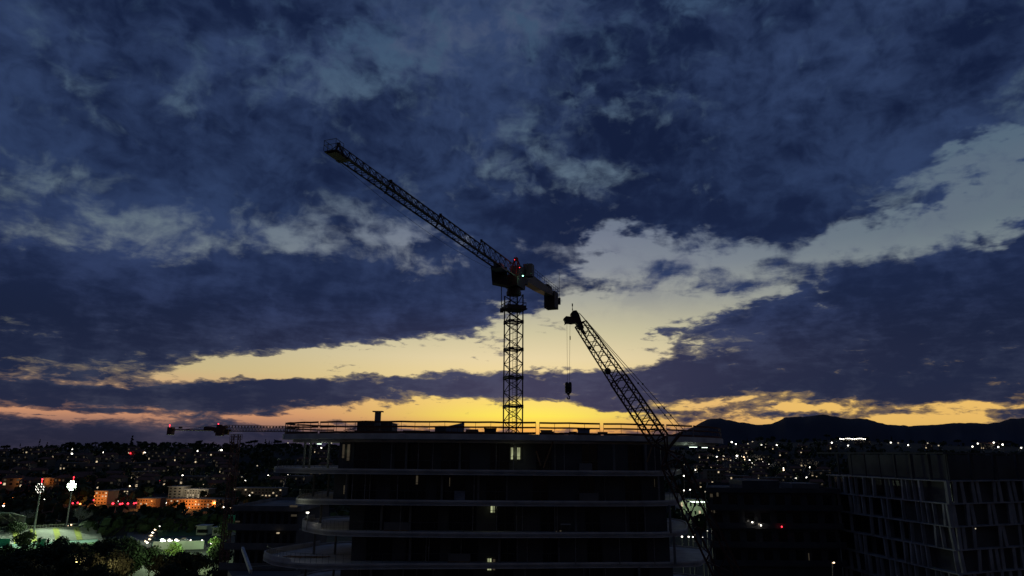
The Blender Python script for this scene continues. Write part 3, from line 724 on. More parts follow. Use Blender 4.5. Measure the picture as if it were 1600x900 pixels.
# jib tip: platform, sheave housing and rails
s = MB(); Tp = B+J*JL
s.box(tuple(Tp+J*.2+V(0, 0, -.02)), (1.5, 1.05, .3), rotj); s.box(tuple(Tp+J*.8-V(0, 0, .02)), (.6, 1.3, .1), rotj); s.bar(Tp+V(0, 0, 1.05), Tp+J*1.0+V(0, 0, .1), .06)
s.box(tuple(Tp-J*.9+V(0, 0, -.05)), (.5, 1.3, .2), rotj)
s.build('jib_tip', MT['crane'], crane)
s = MB()
for sd in (-.6, .6):
    for r0 in (.1, .7, 1.25): s.bar(Tp+J*r0+Sd*sd, Tp+J*r0+Sd*sd+V(0, 0, .95), .04)
    for h in (.5, .95): s.bar(Tp+J*.1+Sd*sd+V(0, 0, h), Tp+J*1.25+Sd*sd+V(0, 0, h), .035)
for h in (.5, .95): s.bar(Tp+J*1.25+Sd*.6+V(0, 0, h), Tp+J*1.25-Sd*.6+V(0, 0, h), .035)
s.build('tip_rail', MT['steel'], crane)
# trolley near the mast and its hoist rope running along under the jib
s = MB(); tr = B+J*6.2; s.box(tuple(tr+V(0, 0, -.2)), (2.3, 1.6, .22), rotj)
for a in (-.8, .8):
    for b in (-.7, .7): s.tube(tr+J*a+Sd*b+V(0, 0, -.05), tr+J*a+Sd*(b*1.15)+V(0, 0, -.05), .17, n=10)
s.box(tuple(tr+V(0, 0, .28)), (1.3, 1.0, .5), rotj); s.build('trolley', MT['cabin'], crane)
s = MB(); prev = None
for i in range(25):
    t = i/24; q = (Tp-J*.3).lerp(tr+V(0, 0, -.3), t)+V(0, 0, -.12-1.15*4*t*(1-t)*.85)+Sd*.5
    if prev is not None: s.bar(prev, q, .022)
    prev = q
s.build('rope', MT['black'], crane)
# tower head frame beside the mast top
s = MB(); hd = B-J*.9
for sd in (-.55, .55):
    s.bar(hd+J*1.6+Sd*sd, hd+Sd*sd*.5+V(0, 0, 3.15), .15); s.bar(hd-J*2.6+Sd*sd+V(0, 0, .9), hd+Sd*sd*.5+V(0, 0, 3.0), .13); s.bar(hd+Sd*sd+V(0, 0, .3), hd+Sd*sd*.5+V(0, 0, 3.1), .11)
    s.bar(hd+J*.8+Sd*sd*.8+V(0, 0, 1.5), hd-J*1.2+Sd*sd*.8+V(0, 0, 1.5), .09)
s.bar(hd+J*.3+V(0, 0, 3.15), hd-J*.3+V(0, 0, 3.15), .5); s.bar(hd+V(0, 0, 3.2), hd+V(0, 0, 3.9), .03)
s.build('tower_head', MT['crane_red'], crane)
# cab hanging beside the jib foot
p = at(780, 432, CD-3.2); s = MB()
cb = [(-1.05, -1.15), (.95, -1.15), (1.05, 1.1), (-1.05, 1.1)]
vs = [V(p.x-1.0, p.y-.8, p.z-1.05), V(p.x+1.15, p.y-.8, p.z-1.5), V(p.x+1.15, p.y+.9, p.z-1.5), V(p.x-1.0, p.y+.9, p.z-1.05),
      V(p.x-1.2, p.y-.8, p.z+1.2), V(p.x+1.15, p.y-.8, p.z+1.2), V(p.x+1.15, p.y+.9, p.z+1.2), V(p.x-1.2, p.y+.9, p.z+1.2)]
s.add(vs, [(3, 2, 1, 0), (4, 5, 6, 7), (0, 1, 5, 4), (1, 2, 6, 5), (2, 3, 7, 6), (3, 0, 4, 7)]); cab = s.build('cab', MT['crane'], crane)
s = MB(); s.b2((p.x-.95, p.y-.85, p.z-.75), (p.x-.05, p.y-.81, p.z+.95)); s.b2((p.x+.08, p.y-.85, p.z-.55), (p.x+.95, p.y-.81, p.z+.95)); s.build('cab_window', MT['glass'], cab)
s = MB(); q = at(783.5, 448, CD-2.2); q2 = at(783.5, 480, CD-2.2); s.bar(q, q2, .22, .12); s.bar(at(783.5, 440, CD-2.2), q, .07); s.build('cable_duct', MT['steel'], crane)
# counter-jib, a little higher than the jib's lower chords
CZ = JZ+1.8; K = -J; Kb = V(cpx, CD, CZ); KL = 20.6
s = MB()
vs = []
for r0, zt, zb2, w_ in ((.5, .25, -1.5, .85), (KL*.55, .2, -1.1, .85), (KL-.4, .15, -.45, .85)):
    for sd, zz in ((-w_, zt), (w_, zt), (w_*.8, zb2), (-w_*.8, zb2)): vs.append(Kb+K*r0+Sd*sd+V(0, 0, zz))
s.add(vs, [(0, 1, 5, 4), (1, 2, 6, 5), (2, 3, 7, 6), (3, 0, 4, 7), (4, 5, 9, 8), (5, 6, 10, 9), (6, 7, 11, 10), (7, 4, 8, 11), (3, 2, 1, 0), (8, 9, 10, 11)])
s.build('counter_jib', MT['steel'], crane)
s = MB()
for sd in (-1.05, 1.05):
    for i in range(15): r0 = 3+i*(KL-3)/14; s.bar(Kb+K*r0+Sd*sd+V(0, 0, .2), Kb+K*r0+Sd*sd+V(0, 0, 1.2), .045)
    for h in (.7, 1.2): s.bar(Kb+K*3+Sd*sd+V(0, 0, h), Kb+K*KL+Sd*sd+V(0, 0, h), .045)
for h in (.7, 1.2): s.bar(Kb+K*KL+Sd*1.05+V(0, 0, h), Kb+K*KL-Sd*1.05+V(0, 0, h), .045)
s.build('counter_jib_rail', MT['steel'], crane)
s = MB(); rk = rotj
for i in range(3): s.box(tuple(Kb+K*(KL-2.3+i*.78)+V(0, 0, -1.15)), (.72, 1.9, 2.9), rk)
s.build('counterweight', MT['crane'], crane)
s = MB(); s.box(tuple(Kb+K*(KL-4.6)+V(0, 0, .5)), (1.4, 1.2, .8), rk); s.tube(Kb+K*(KL-3)-Sd*.5+V(0, 0, .6), Kb+K*(KL-3)+Sd*.5+V(0, 0, .6), .45, n=14); s.build('winch', MT['crane'], crane)
s = MB(); q = Kb+K*(KL+.5)-Sd*.9; s.bar(q+V(0, 0, -1.3), q+V(0, 0, 4.3), .06); s.box(tuple(q+V(0, 0, -.9)), (.35, .35, 1.2), rk); s.build('antenna', MT['steel'], crane)
# pale electrical cabinet and green lamp
p = at(826, 423, CD+3.2); s = MB(); s.box(tuple(p), (1.15, 1.4, 1.95), rk); s.build('cabinet', MT['cabin'], crane)
p = at(817, 431, CD-1.6); s = MB(); s.ball(p, .10); s.build('green_lamp', E['green'], crane)
for (x_, y_) in ((804, 406), (812, 418)): s = MB(); s.ball(at(x_, y_, CD-1.8), .05); s.build('red_lamp', E['red'], crane)
p = at(814, 430, CD-2.4); LIGHTS.append(plight('crane_green_glow', tuple(p), 14, (.3, 1, .6)))
p = at(806, 411, CD-3.0); LIGHTS.append(plight('crane_red_glow', tuple(p), 14, (1, .12, .2)))

# ------------------------------------------------------------------ mobile lattice-boom crane in front of the building's right end
MD = 72.0
mob = empty('crawler_crane', tuple(xat(1125, MD, 0)), 'reddish crawler crane with a lattice fly jib slanting up left over the roof end', 'crawler crane')
H = at(899, 494, MD); F = at(1042, 704, MD)
Dv = (F-H).normalized(); Sx = V(0, 1, 0); Nn = Dv.cross(Sx).normalized()
if Nn.x < 0: Nn = -Nn       # towards the upper right of the boom
def boxboom(mb, P, Q, w0, d0, w1, d1, n, chord, br, Nv, Sv, big=False):
    c0 = [P+Nv*(a*w0/2)+Sv*(b*d0/2) for a, b in ((-1, -1), (1, -1), (1, 1), (-1, 1))]
    c1 = [Q+Nv*(a*w1/2)+Sv*(b*d1/2) for a, b in ((-1, -1), (1, -1), (1, 1), (-1, 1))]
    for i in range(4):
        mb.bar(c0[i], c1[i], chord)
        truss_face(mb, c0[i], c1[i], c0[(i+1) % 4], c1[(i+1) % 4], n, br, posts=False)
    for t in (0, 1):
        cc = c0 if t == 0 else c1
        for i in range(4): mb.bar(cc[i], cc[(i+1) % 4], br*1.3)
SY = (V(.55, .83, 0)-Dv*V(.55, .83, 0).dot(Dv)).normalized(); NN = Dv.cross(SY).normalized(); NN = NN if NN.x > 0 else -NN
L_ = (F-H).length; s = MB()
p1 = H+Dv*1.0; p2 = H+Dv*(L_*.48); p3 = H+Dv*(L_-1.2)
boxboom(s, p1, p2, 1.05, 1.15, 1.45, 1.45, 11, .14, .065, NN, SY); boxboom(s, p2, p3, 1.5, 1.55, 1.6, 1.6, 12, .17, .075, NN, SY)
for a in (-1, 1):
    s.bar(p3+NN*.7+SY*a*.7, F+SY*a*.3, .14); s.bar(p3-NN*.7+SY*a*.7, F+SY*a*.3, .14)
s.build('fly_jib', MT['boom'], mob)
s = MB()   # section couplings, sheaves and the ball-shaped rope guide along the jib
s.ball(at(949.5, 580, MD-.6), .36, 10, 6); s.ball(at(921, 543.5, MD-.5), .22, 8, 5); s.bar(at(905, 512, MD-.5), at(949, 578, MD-.5), .12)
s.bar(at(903, 505, MD-.6), at(914, 522, MD-.6), .3, .25); s.build('rope_guide', MT['black'], mob)
s = MB()
q = [at(x, y, MD) for x, y in ((880, 499), (884, 495), (893, 496), (891, 491), (895, 486.5), (900, 486), (904, 491), (908, 503), (912, 513), (904, 514), (899, 505), (893, 506), (886, 505), (882, 507), (883, 502))]
n_ = len(q); s.add([v-V(0, .45, 0) for v in q]+[v+V(0, .45, 0) for v in q], [tuple(range(n_-1, -1, -1)), tuple(range(n_, 2*n_))]+[(i, (i+1) % n_, n_+(i+1) % n_, n_+i) for i in range(n_)])
s.build('jib_head', MT['boom'], mob)
s = MB(); a = at(885.5, 501, MD); s.tube(a-V(0, .5, 0), a+V(0, .5, 0), .26, n=14); a = at(898, 493, MD); s.tube(a-V(0, .55, 0), a+V(0, .55, 0), .34, n=14); s.build('sheave', MT['black'], mob)
s = MB(); a = at(894.5, 488, MD); b = at(894.3, 475, MD); s.bar(a, b, .05); s.box(tuple(b-V(0, 0, .1)), (.12, .12, .3)); s.box(tuple(b-V(0, 0, .6)), (.1, .1, .16)); s.build('anemometer', MT['black'], mob)
# pendant bars
s = MB()
for k_, (x1, y1, x0, y0) in enumerate(((1059, 673, 905, 489), (1069, 673, 906, 490))):
    a, b = at(x0, y0, MD+.3), at(x1+3, y1+3, MD-.6+k_*1.3); s.bar(a, b, .055)
    for t in (.60, .80, .86): c = a.lerp(b, t); s.ball(c, .11, 6, 4)
s.build('pendant', MT['black'], mob)
s = MB(); a = F; b = at(1064, 676, MD); 
for sd in (-.6, .6): s.bar(a+V(0, sd*.5, 0), b+V(0, sd, 0), .16)
s.bar(b-V(0, .6, 0), b+V(0, .6, 0), .16); s.build('strut', MT['boom'], mob)
# main boom down to the machine
G0 = at(1113, 850, MD); dd = (G0-F).normalized(); G = F+dd*((2.2-F.z)/dd.z)
S2 = (V(.5, .86, 0)-dd*V(.5, .86, 0).dot(dd)).normalized(); N2 = dd.cross(S2).normalized()
s = MB(); boxboom(s, F+dd*1.2, G-dd*2, 2.0, 2.0, 2.2, 2.2, 17, .17, .08, N2, S2)
for a in (-1, 1):
    s.bar(F+dd*1.2+N2*1.0+S2*a, F+S2*a*.3, .15); s.bar(F+dd*1.2-N2*1.0+S2*a, F+S2*a*.3, .15); s.bar(G-dd*2+N2*1.1+S2*a, G+S2*a*.6, .16); s.bar(G-dd*2-N2*1.1+S2*a, G+S2*a*.6, .16)
s.build('main_boom', MT['boom'], mob)
s = MB(); s.box((G.x+2.8, G.y, 2.3), (7.5, 3.0, 2.0)); s.box((G.x+5.6, G.y, 2.2), (1.6, 3.4, 2.4)); s.build('upper_works', MT['boom'], mob)
s = MB(); s.box((G.x-.4, G.y-1.9, 2.2), (1.8, 1.1, 1.8)); s.build('driver_cab', MT['glass'], mob)
for sd in (-2.6, 2.6):
    s = MB(); s.box((G.x+1.8, G.y+sd, .62), (8.2, 1.0, 1.1)); s.tube((G.x-2.3, G.y+sd-.5, .62), (G.x-2.3, G.y+sd+.5, .62), .56, n=14); s.tube((G.x+5.9, G.y+sd-.5, .62), (G.x+5.9, G.y+sd+.5, .62), .56, n=14); s.build('track', MT['tyre'], mob)
# hook block: hangs from the jib head, a thing of its own
hb = at(888, 606, MD); t = empty('hook_block', tuple(hb), 'black crane hook block hanging on two thin ropes from the jib head', 'hook block')
def slice_(mb, pts, y0, y1):
    n = len(pts); mb.add([V(x, y0, z) for x, z in pts]+[V(x, y1, z) for x, z in pts], [tuple(range(n)), tuple(range(2*n-1, n-1, -1))]+[(i, n+i, n+(i+1) % n, (i+1) % n) for i in range(n)])
sc = .0675
for sx in (-.17, .17):
    s = MB(); slice_(s, [(hb.x+sx+a*sc, hb.z+b*sc) for a, b in ((-1.6, 8.5), (1.6, 8.5), (2.4, 6), (2.4, -6), (1.2, -8.5), (-1.2, -8.5), (-2.4, -6), (-2.4, 6))], hb.y-.32, hb.y+.32); s.build('cheek_plate', MT['black'], t)
s = MB(); s.tube(hb+V(-.3, 0, .1), hb+V(.3, 0, .1), .38, n=16); s.box(tuple(hb-V(0, 0, .62)), (.3, .3, .2)); s.build('block_body', MT['black'], t)
s = MB(); prev = hb-V(0, 0, .6)
for i in range(13):
    an = R(90-i*24); q = hb+V(0, 0, -1.0)+V(math.cos(an)*.13, 0, math.sin(an)*.16); s.tube(prev, q, .06, n=6); prev = q
s.build('hook', MT['steel'], t)
s = MB()
for x0, x1 in ((885.8, 886.6), (890.7, 889.6)): s.bar(at(x0, 506, MD), at(x1, 598, MD), .026)
s.box(tuple(at(890.8, 528, MD)), (.1, .1, .4)); s.build('rope', MT['black'], t)

# ------------------------------------------------------------------ second tower crane far left
FD = 175.0; fc = xat(343, FD, 0); far = empty('tower_crane', (fc.x, FD, 0), 'distant small tower crane with horizontal jib and red lamps, over the left hill', 'tower crane')
fz = at(343, 673, FD).z
def fp(px, py): q = at(px, py, FD); return q
s = MB(); w_ = .8; fcc = [V(fc.x+a*w_, FD+b*w_, 0) for a, b in ((-1, -1), (1, -1), (1, 1), (-1, 1))]
for i in range(4):
    a, b = fcc[i], fcc[(i+1) % 4]; s.bar(a, a+V(0, 0, fz-1), .16)
    truss_face(s, a, a+V(0, 0, fz-1), b, b+V(0, 0, fz-1), 26, .09)
s.build('mast', MT['far_paint'], far)
s = MB(); zc = fp(343, 683).z
for a, b in ((-1, -1), (1, -1), (1, 1), (-1, 1)):
    s.bar((fc.x+a*1.1, FD+b*1.1, zc-.6), (fc.x+a*1.1, FD+b*1.1, zc+.7), .08)
for h in (-.5, .1, .7):
    for i, (a, b) in enumerate(((-1, -1), (1, -1), (1, 1), (-1, 1))): c, d = ((1, -1), (1, 1), (-1, 1), (-1, -1))[i]; s.bar((fc.x+a*1.1, FD+b*1.1, zc+h), (fc.x+c*1.1, FD+d*1.1, zc+h), .08)
s.build('platform', MT['far_paint'], far)
s = MB(); a = fp(344, 672); s.box(tuple(a), (2.4, 1.8, 1.3)); s.box(tuple(a+V(.6, 0, .75)), (2.0, 1.5, .6)); s.box(tuple(a-V(0, 0, 1.0)), (1.6, 1.6, .8)); s.box(tuple(a+V(2.0, 0, -.1)), (1.1, 1.2, .6)); s.build('slewing_platform', MT['far_paint'], far)
s = MB(); a = fp(357, 673.5); s.box(tuple(a+V(0, -.9, -.35)), (.9, .9, 1.2)); s.build('cab', MT['glass'], far)
s = MB(); x0, x1 = fp(350, 674).x, fp(468, 674).x; zb_, zt_ = fp(400, 674.2).z, fp(400, 664.6).z
for sd in (-.6, .6): s.bar((x0, FD+sd, zb_), (x1, FD+sd, zb_), .14)
s.bar((x0, FD, zt_), (x1, FD, zt_-.2), .13); n_ = 24
for i in range(n_):
    xa, xb = x0+(x1-x0)*i/n_, x0+(x1-x0)*(i+1)/n_; xm = (xa+xb)/2
    for sd in (-.6, .6): s.bar((xa, FD+sd, zb_), (xm, FD, zt_-.1), .075); s.bar((xm, FD, zt_-.1), (xb, FD+sd, zb_), .075)
    s.bar((xa, FD-.6, zb_), (xb, FD+.6, zb_), .06)
s.build('jib', MT['far_paint'], far)
s = MB(); s.bar(fp(338, 672.5), fp(268, 671.5), .9, .30); s.bar(fp(336, 668), fp(334, 671), .4); s.build('counter_jib', MT['far_paint'], far)
s = MB(); s.bar(fp(343, 664), fp(290, 671), .10); s.bar(fp(331, 666.2), fp(270, 666.6), .035); s.build('tie_bar', MT['far_paint'], far)
s = MB(); a = fp(267, 673.5); s.box(tuple(a), (1.2, 1.6, 1.9)); s.build('counterweight', MT['far_paint'], far)
s = MB(); s.box(tuple(fp(282, 668.3)), (.6, .8, .45)); s.box(tuple(fp(327, 669.5)), (2.3, 1.2, .8)); s.build('winch', MT['far_paint'], far)
s = MB(); s.box(tuple(fp(343, 665.8)), (1.2, .8, .7)); s.build('tower_head', MT['far_paint'], far)
for q in ((265.2, 664.3), (341.3, 662.3)):
    s = MB(); s.ball(fp(*q), .15); s.bar(fp(*q), fp(q[0], q[1]+3), .07); s.build('red_lamp', E['red'], far)
# ------------------------------------------------------------------ office block wrapped in an irregular frame, far right
RB = random.Random(21)
ztop = CAMZ+.6
Cn = xat(1496, 104, 20); Ll = xat(1300, 134, 20); dL = V(Ll.x-Cn.x, Ll.y-Cn.y, 0); LL = dL.length; dL.normalize()
dR = V(.93, .37, 0).normalized(); LR = 34.0
off = empty('office_block', (Cn.x, Cn.y, 0), 'dark office block at the right edge wrapped in an irregular lattice of thin fins', 'building')
nl, nr_ = V(-dL.y, dL.x, 0), V(-dR.y, dR.x, 0)
if nl.y > 0: nl = -nl
if nr_.y > 0: nr_ = -nr_
FL = [ztop-4.05-i*3.2 for i in range(10)]
def pt(d, t, nrm, o): return Cn+d*t+nrm*o
s = MB(); core = [(Cn-nl*1.3-nr_*1.0)]; core = [Cn+dL*LL-nl*1.6, Cn-nl*1.4-nr_*1.2, Cn+dR*LR-nr_*1.6, Cn+dR*LR+dL*LL-nr_*1.6]
s.prism([(q.x, q.y) for q in core], 0, FL[0]+.05); s.build('wall', MT['wall_dark'], off)
s = MB(); core2 = [Cn+dL*(LL-1)-nl*4.2, Cn-nl*4.4-nr_*3.8, Cn+dR*(LR-1)-nr_*4.6, Cn+dR*LR+dL*LL-nr_*3]
s.prism([(q.x, q.y) for q in core2], FL[0]+.06, ztop-.35); s.build('penthouse_wall', MT['wall_dark'], off)
s = MB(); s.strip([(q.x, q.y) for q in (Cn+dL*(LL+.2), Cn, Cn+dR*LR)], -1.3, ztop-.22, ztop); s.build('roof_beam', MT['wall_dark'], off)
for i, z in enumerate(FL[:8]):
    sh = [0, .6, .2, .9, -.3, .8, .1, .5][i]
    s = MB(); e = .35*((i % 3)-1)
    s.prism([(q.x, q.y) for q in (Cn+dL*(LL+sh), Cn+dL*0+nl*(.12*e)+nr_*(.12*e), Cn+dR*LR, Cn+dR*LR-nr_*1.7, Cn-nl*1.6-nr_*1.4, Cn+dL*(LL+sh)-nl*1.7)], z-.16, z); s.build('floor_plate', MT['fin'], off)
for i in range(7):
    z1 = FL[i]-.13; z0 = FL[i+1]
    for d, L_, nrm in ((dL, LL, nl), (dR, LR, nr_)):
        t = RB.uniform(.1, .6)
        while t < L_-.3:
            w_ = RB.choice((.12, .2, .34, .45)); fs = MB(); a = Cn+d*t-nrm*.30
            fs.bar(V(a.x, a.y, z0), V(a.x+d.x*RB.uniform(-.25, .25), a.y+d.y*RB.uniform(-.25, .25), z1), w_, .5)
            if i < 6: fs.build('fin', MT['fin'], off)
            t += RB.choice((1.0, 1.4, 1.9, 2.6, 3.4, 1.2, 5.6 if RB.random() < .3 else 2.2))
for i in range(15):
    t = i/14; d, L_, nrm = (dL, LL, nl) if t < .55 else (dR, LR, nr_); u = (t/.55 if t < .55 else (t-.55)/.45)*L_*.98
    a = Cn+d*u-nrm*.7; s = MB(); s.bar(V(a.x, a.y, FL[0]), V(a.x, a.y, ztop-.22), RB.choice((.18, .3, .45))); s.build('column', MT['wall_dark'], off)
for i in range(4):
    for j in range(6):
        t = (j+.5)/6*LL; s = MB(); a = Cn+dL*t-nl*1.33; w_ = LL/6*.7
        s.bar(V(a.x, a.y, FL[i]-1.7)-dL*w_/2, V(a.x, a.y, FL[i]-1.7)+dL*w_/2, .1, 2.5); s.build('window', MT['glass'], off)
p = xat(1524, 104, 0); q = at(1524, 826, 103.4+4); s = MB(); s.ball(at(1524, 826, 106), .1); s.build('lamp', E['dim'], off)

# ------------------------------------------------------------------ middle building, right of the crawler crane
def banded(name, label, px0, px1, Y, zt, depth, nfl, fh, m=MT['wall_dark'], band=MT['concrete_dark'], over=.7, wins=8, step=0):
    X0, X1 = xat(px0, Y, zt).x, xat(px1, Y, zt).x
    t = empty(name, ((X0+X1)/2, Y, 0), label, 'building')
    XB0 = max(X0, xat(px0+2, Y+depth+over, zt).x) if px0 > 800 else X0; s = MB(); s.prism([(X0, Y), (X1, Y), (X1, Y+depth), (XB0, Y+depth)], 0, zt-.35); s.build('wall', m, t)
    s = MB(); s.prism([(X0-over, Y-over), (X1+over, Y-over), (X1+over, Y+depth+over), (XB0-over, Y+depth+over)], zt-.34, zt); s.strip([(X0-over, Y-over), (X1+over, Y-over), (X1+over, Y+depth+over), (XB0-over, Y+depth+over)], .25, zt, zt+.5, closed=True); s.build('roof', band, t)
    for i in range(1, nfl):
        z = zt-i*fh; s = MB(); sx = step*i
        s.b2((X0-over-sx, Y-over-.4*(i % 2), z-.28), (X1+over, Y-.003, z)); s.build('balcony_slab', band, t)
        s = MB(); s.b2((X0-over-sx, Y-over-.4*(i % 2)-.003, z+.003), (X1+over, Y-over-.4*(i % 2)+.12, z+.75)); s.build('parapet', band, t)
        for j in range(wins):
            xa = X0+(X1-X0)*(j+.2)/wins; xb = X0+(X1-X0)*(j+.75)/wins
            s = MB(); s.b2((xa, Y-.05, z+.05+.03), (xb, Y-.003, z+2.35)); s.build('window', MT['glass'], t)
    return t, X0, X1
mid, mx0, mx1 = banded('apartment_building', 'dark flat-roofed apartment block between the crawler crane and the office block', 1108, 1304, 128, CAMZ-6.2, 22, 5, 3.1, band=MT['wall_dark'])
s = MB(); a = xat(1145, 134, CAMZ-6.2); s.b2((mx0+8, 134, CAMZ-6.17), (mx0+15, 142, CAMZ-4.7)); s.build('plant_room', MT['wall_dark'], mid)
s = MB(); s.b2((mx0+17, 133, CAMZ-6.17), (mx0+22, 139, CAMZ-5.1)); s.build('skylight', MT['concrete_dark'], mid)
for (x_, y_, e_) in ((1175.5, 816, 'white'), (1186, 819, 'dim'), (1189, 821, 'white'), (1221.5, 823, 'red')):
    s = MB(); q = at(x_, y_, 126.9); s.ball(q, .13, 6, 4); s.build('lamp', E[e_], mid)
for (x0, x1, y0, y1) in ((1111, 1115, 772, 777), (1121, 1124, 770, 776), (1111, 1114, 790, 801), (1116, 1118.5, 790, 802), (1265, 1267, 865, 877)):
    a, b = at(x0, y0, 127.3), at(x1, y1, 127.3); s = MB(); s.b2((a.x, 127.78, b.z), (b.x, 127.9, a.z)); s.build('lit_window', E['win_dim'], mid)
# ------------------------------------------------------------------ left neighbour building with long balcony bands
lft, lx0, lx1 = banded('apartment_building', 'dark apartment block with long stepped balcony bands just left of the main building', 372, 466, 118, CAMZ-9.2, 20, 6, 3.0, step=.35)
for (x0, x1, y0, y1, e_) in ((453, 464, 789.5, 792.5, 'win_dim'), (455, 463, 804, 807, 'win_dim'), (432, 436, 832, 834, 'win_mid'), (368, 374, 814, 816, 'win_dim')):
    a, b = at(x0, y0, 116.4), at(x1, y1, 116.4); s = MB(); s.b2((a.x, 116.35, b.z), (b.x, 116.6, a.z)); s.build('lit_window', E[e_], lft)
# podium terraces with rounded drums below it
pod = empty('podium_building', tuple(xat(400, 104, 0)), 'low dark podium with rounded towers and slanting parapet at the bottom, left', 'building')
a = xat(372, 106, 17.5); b = xat(452, 106, 17.5)
s = MB(); s.prism([(xat(356, 112, 17).x, 112), (xat(376, 98, 17).x, 98), (xat(448, 92, 17).x, 92), (xat(470, 112, 17).x, 112)], 0, 17.2); s.build('wall', MT['wall_dark'], pod)
s = MB(); s.bar(at(379, 857, 108), at(392, 893, 93), .35, .5); s.build('parapet', MT['concrete'], pod)
s = MB(); s.bar(at(391, 888, 98), at(440, 884, 96), .3, .4); s.build('parapet', MT['concrete_dark'], pod)
for px, Y, r_, zt in ((357, 106, 1.5, 17.3), (372, 100, 1.3, 16.0), (383, 96, 1.2, 14.6)):
    p = xat(px, Y, 0); s = MB(); s.tube((p.x, Y, 0), (p.x, Y, zt), r_, n=20); s.build('drum', MT['concrete_dark'], pod)
    
# ------------------------------------------------------------------ flat surfaces on the valley floor at the left
def poly(name, pix, m, z, label=None):
    return patch(name, [tuple(atz(x, y, z)[:2]) for x, y in pix], m, z)
poly('pavement', [(-60, 838), (215, 829), (365, 822), (372, 898), (300, 930), (-60, 930)], MT['asphalt'], .02)
poly('pitch', [(-80, 905), (-80, 862), (80, 853), (155, 846), (165, 858), (60, 905)], MT['turf'], .05)
poly('running_track', [(-80, 862), (-80, 853), (150, 841), (157, 846), (80, 853)], MT['court'], .05)
poly('tennis_court', [(248, 824), (306, 822), (310, 836), (246, 838)], MT['turf'], .08)
poly('sports_court', [(240, 840), (316, 838), (322, 850), (236, 853)], MT['court'], .08)
for px in (252, 268, 285, 303):
    pass
poly('car_park', [(200, 826), (244, 824), (232, 850), (196, 853)], MT['pave'], .06)
road = MB()
A = [atz(x, y, .1) for x, y in ((-40, 884), (60, 872), (160, 874), (240, 878), (330, 905))]
for i in range(len(A)-1):
    d = (A[i+1]-A[i]).normalized(); nn = V(-d.y, d.x, 0)*4; q = [A[i]+nn, A[i]-nn, A[i+1]-nn, A[i+1]+nn]
    if q[0].x*1 != 0: road.add([(v.x, v.y, .14+.004*i) for v in q], [(0, 1, 2, 3)])
struct(road.build('road', MT['asphalt']))
s = MB()
for i in range(len(A)-1):
    L_ = (A[i+1]-A[i]).length; d = (A[i+1]-A[i]).normalized(); t = 1
    while t < L_-3: s.bar(A[i]+d*t+V(0, 0, .07), A[i]+d*(t+3)+V(0, 0, .07), .14, .01); t += 7
struct(s.build('road_marking', MT['line']))
wallb = empty('boundary_wall', tuple(atz(286, 855, 0)), 'pale long wall behind the dark round trees beside the lit court', 'wall')
a, b = atz(238, 860, 0), atz(318, 858, 0); s = MB(); s.bar(a+V(0, 0, 1.4), b+V(0, 0, 1.4), .3, 2.8); s.build('wall_panel', MT['stand'], wallb)
s = MB(); s.bar(a+V(0, 0, 2.87), b+V(0, 0, 2.87), .45, .14); s.build('coping', MT['concrete'], wallb)
# club sheds beyond the court
for i, (x0, x1, yb, h, lab) in enumerate(((306, 322, 836, 3.6, 'white lit clubhouse wall left of the dark gap beside the courts'), (331, 362, 837, 3.2, 'long pale shed right of the courts'))):
    a, b = atz(x0, yb, 0), atz(x1, yb, 0); t = empty('clubhouse', tuple((a+b)/2), lab, 'building'); s = MB(); s.b2((a.x, a.y, 0), (b.x, a.y+6, h)); s.build('wall', MT['stand'], t)
    s = MB(); s.b2((a.x-.4, a.y-.4, h), (b.x+.4, a.y+6.4, h+.25)); s.build('roof', MT['roofmetal'], t)
    for j in range(4): xx = a.x+(b.x-a.x)*(j+.3)/4; s = MB(); s.b2((xx, a.y-.05, .9), (xx+1.4, a.y-.003, 2.3)); s.build('window', MT['glass'], t)
a, b = atz(355, 826, 0), atz(366, 826, 0); t = empty('netting_screen', tuple(a), 'small teal netting screen at the left edge of the stepped block', 'screen')
s = MB(); s.b2((a.x, a.y, .3), (b.x, a.y+.1, 6)); s.build('netting', MT['teal'], t)
for xx in (a.x, (a.x+b.x)/2, b.x): s = MB(); s.bar((xx, a.y+.16, 0), (xx, a.y+.16, 6.3), .12); s.build('post', MT['galv'], t)

# stadium: long terraced stand, its roofed part, back wall
A0, A1 = atz(-30, 854, 0), atz(160, 842, 0); d = (A1-A0).normalized(); L_ = (A1-A0).length; bk = V(-d.y, d.x, 0)
if bk.y < 0: bk = -bk
stn = empty('grandstand', tuple((A0+A1)/2), 'long pale open grandstand lit by the floodlights', 'grandstand')
s = MB(); nst = 14
for i in range(nst): 
    q = A0+bk*(i*.95+.475); s.bar(q+V(0, 0, .15+i*.13), q+d*L_+V(0, 0, .15+i*.13), .95, .3+i*.26)
s.build('terrace', MT['stand'], stn)
for k_, f_ in enumerate((.28, .42, .62, .80)):
    s = MB()
    for i in range(nst): q = A0+d*(L_*f_)+bk*(i*.95+.3); s.box(tuple(q+V(0, 0, .33+i*.26)), (2.0, .8, .12), Matrix.Rotation(math.atan2(d.y, d.x), 3, 'Z'))
    s.build('stairway', MT['seatpaint'], stn)
s = MB(); q = A0+bk*(nst*.95+.2); s.bar(q+V(0, 0, 2.1), q+d*L_+V(0, 0, 2.1), .3, 4.2); s.build('back_wall', MT['stand'], stn)
s = MB()
for i in range(42): s.bar(q+d*(L_*i/41)+V(0, 0, 4.2), q+d*(L_*i/41)+V(0, 0, 5.3), .08)
s.bar(q+V(0, 0, 5.3), q+d*L_+V(0, 0, 5.3), .09); s.bar(q+V(0, 0, 4.8), q+d*L_+V(0, 0, 4.8), .05); s.build('handrail', MT['galv'], stn)
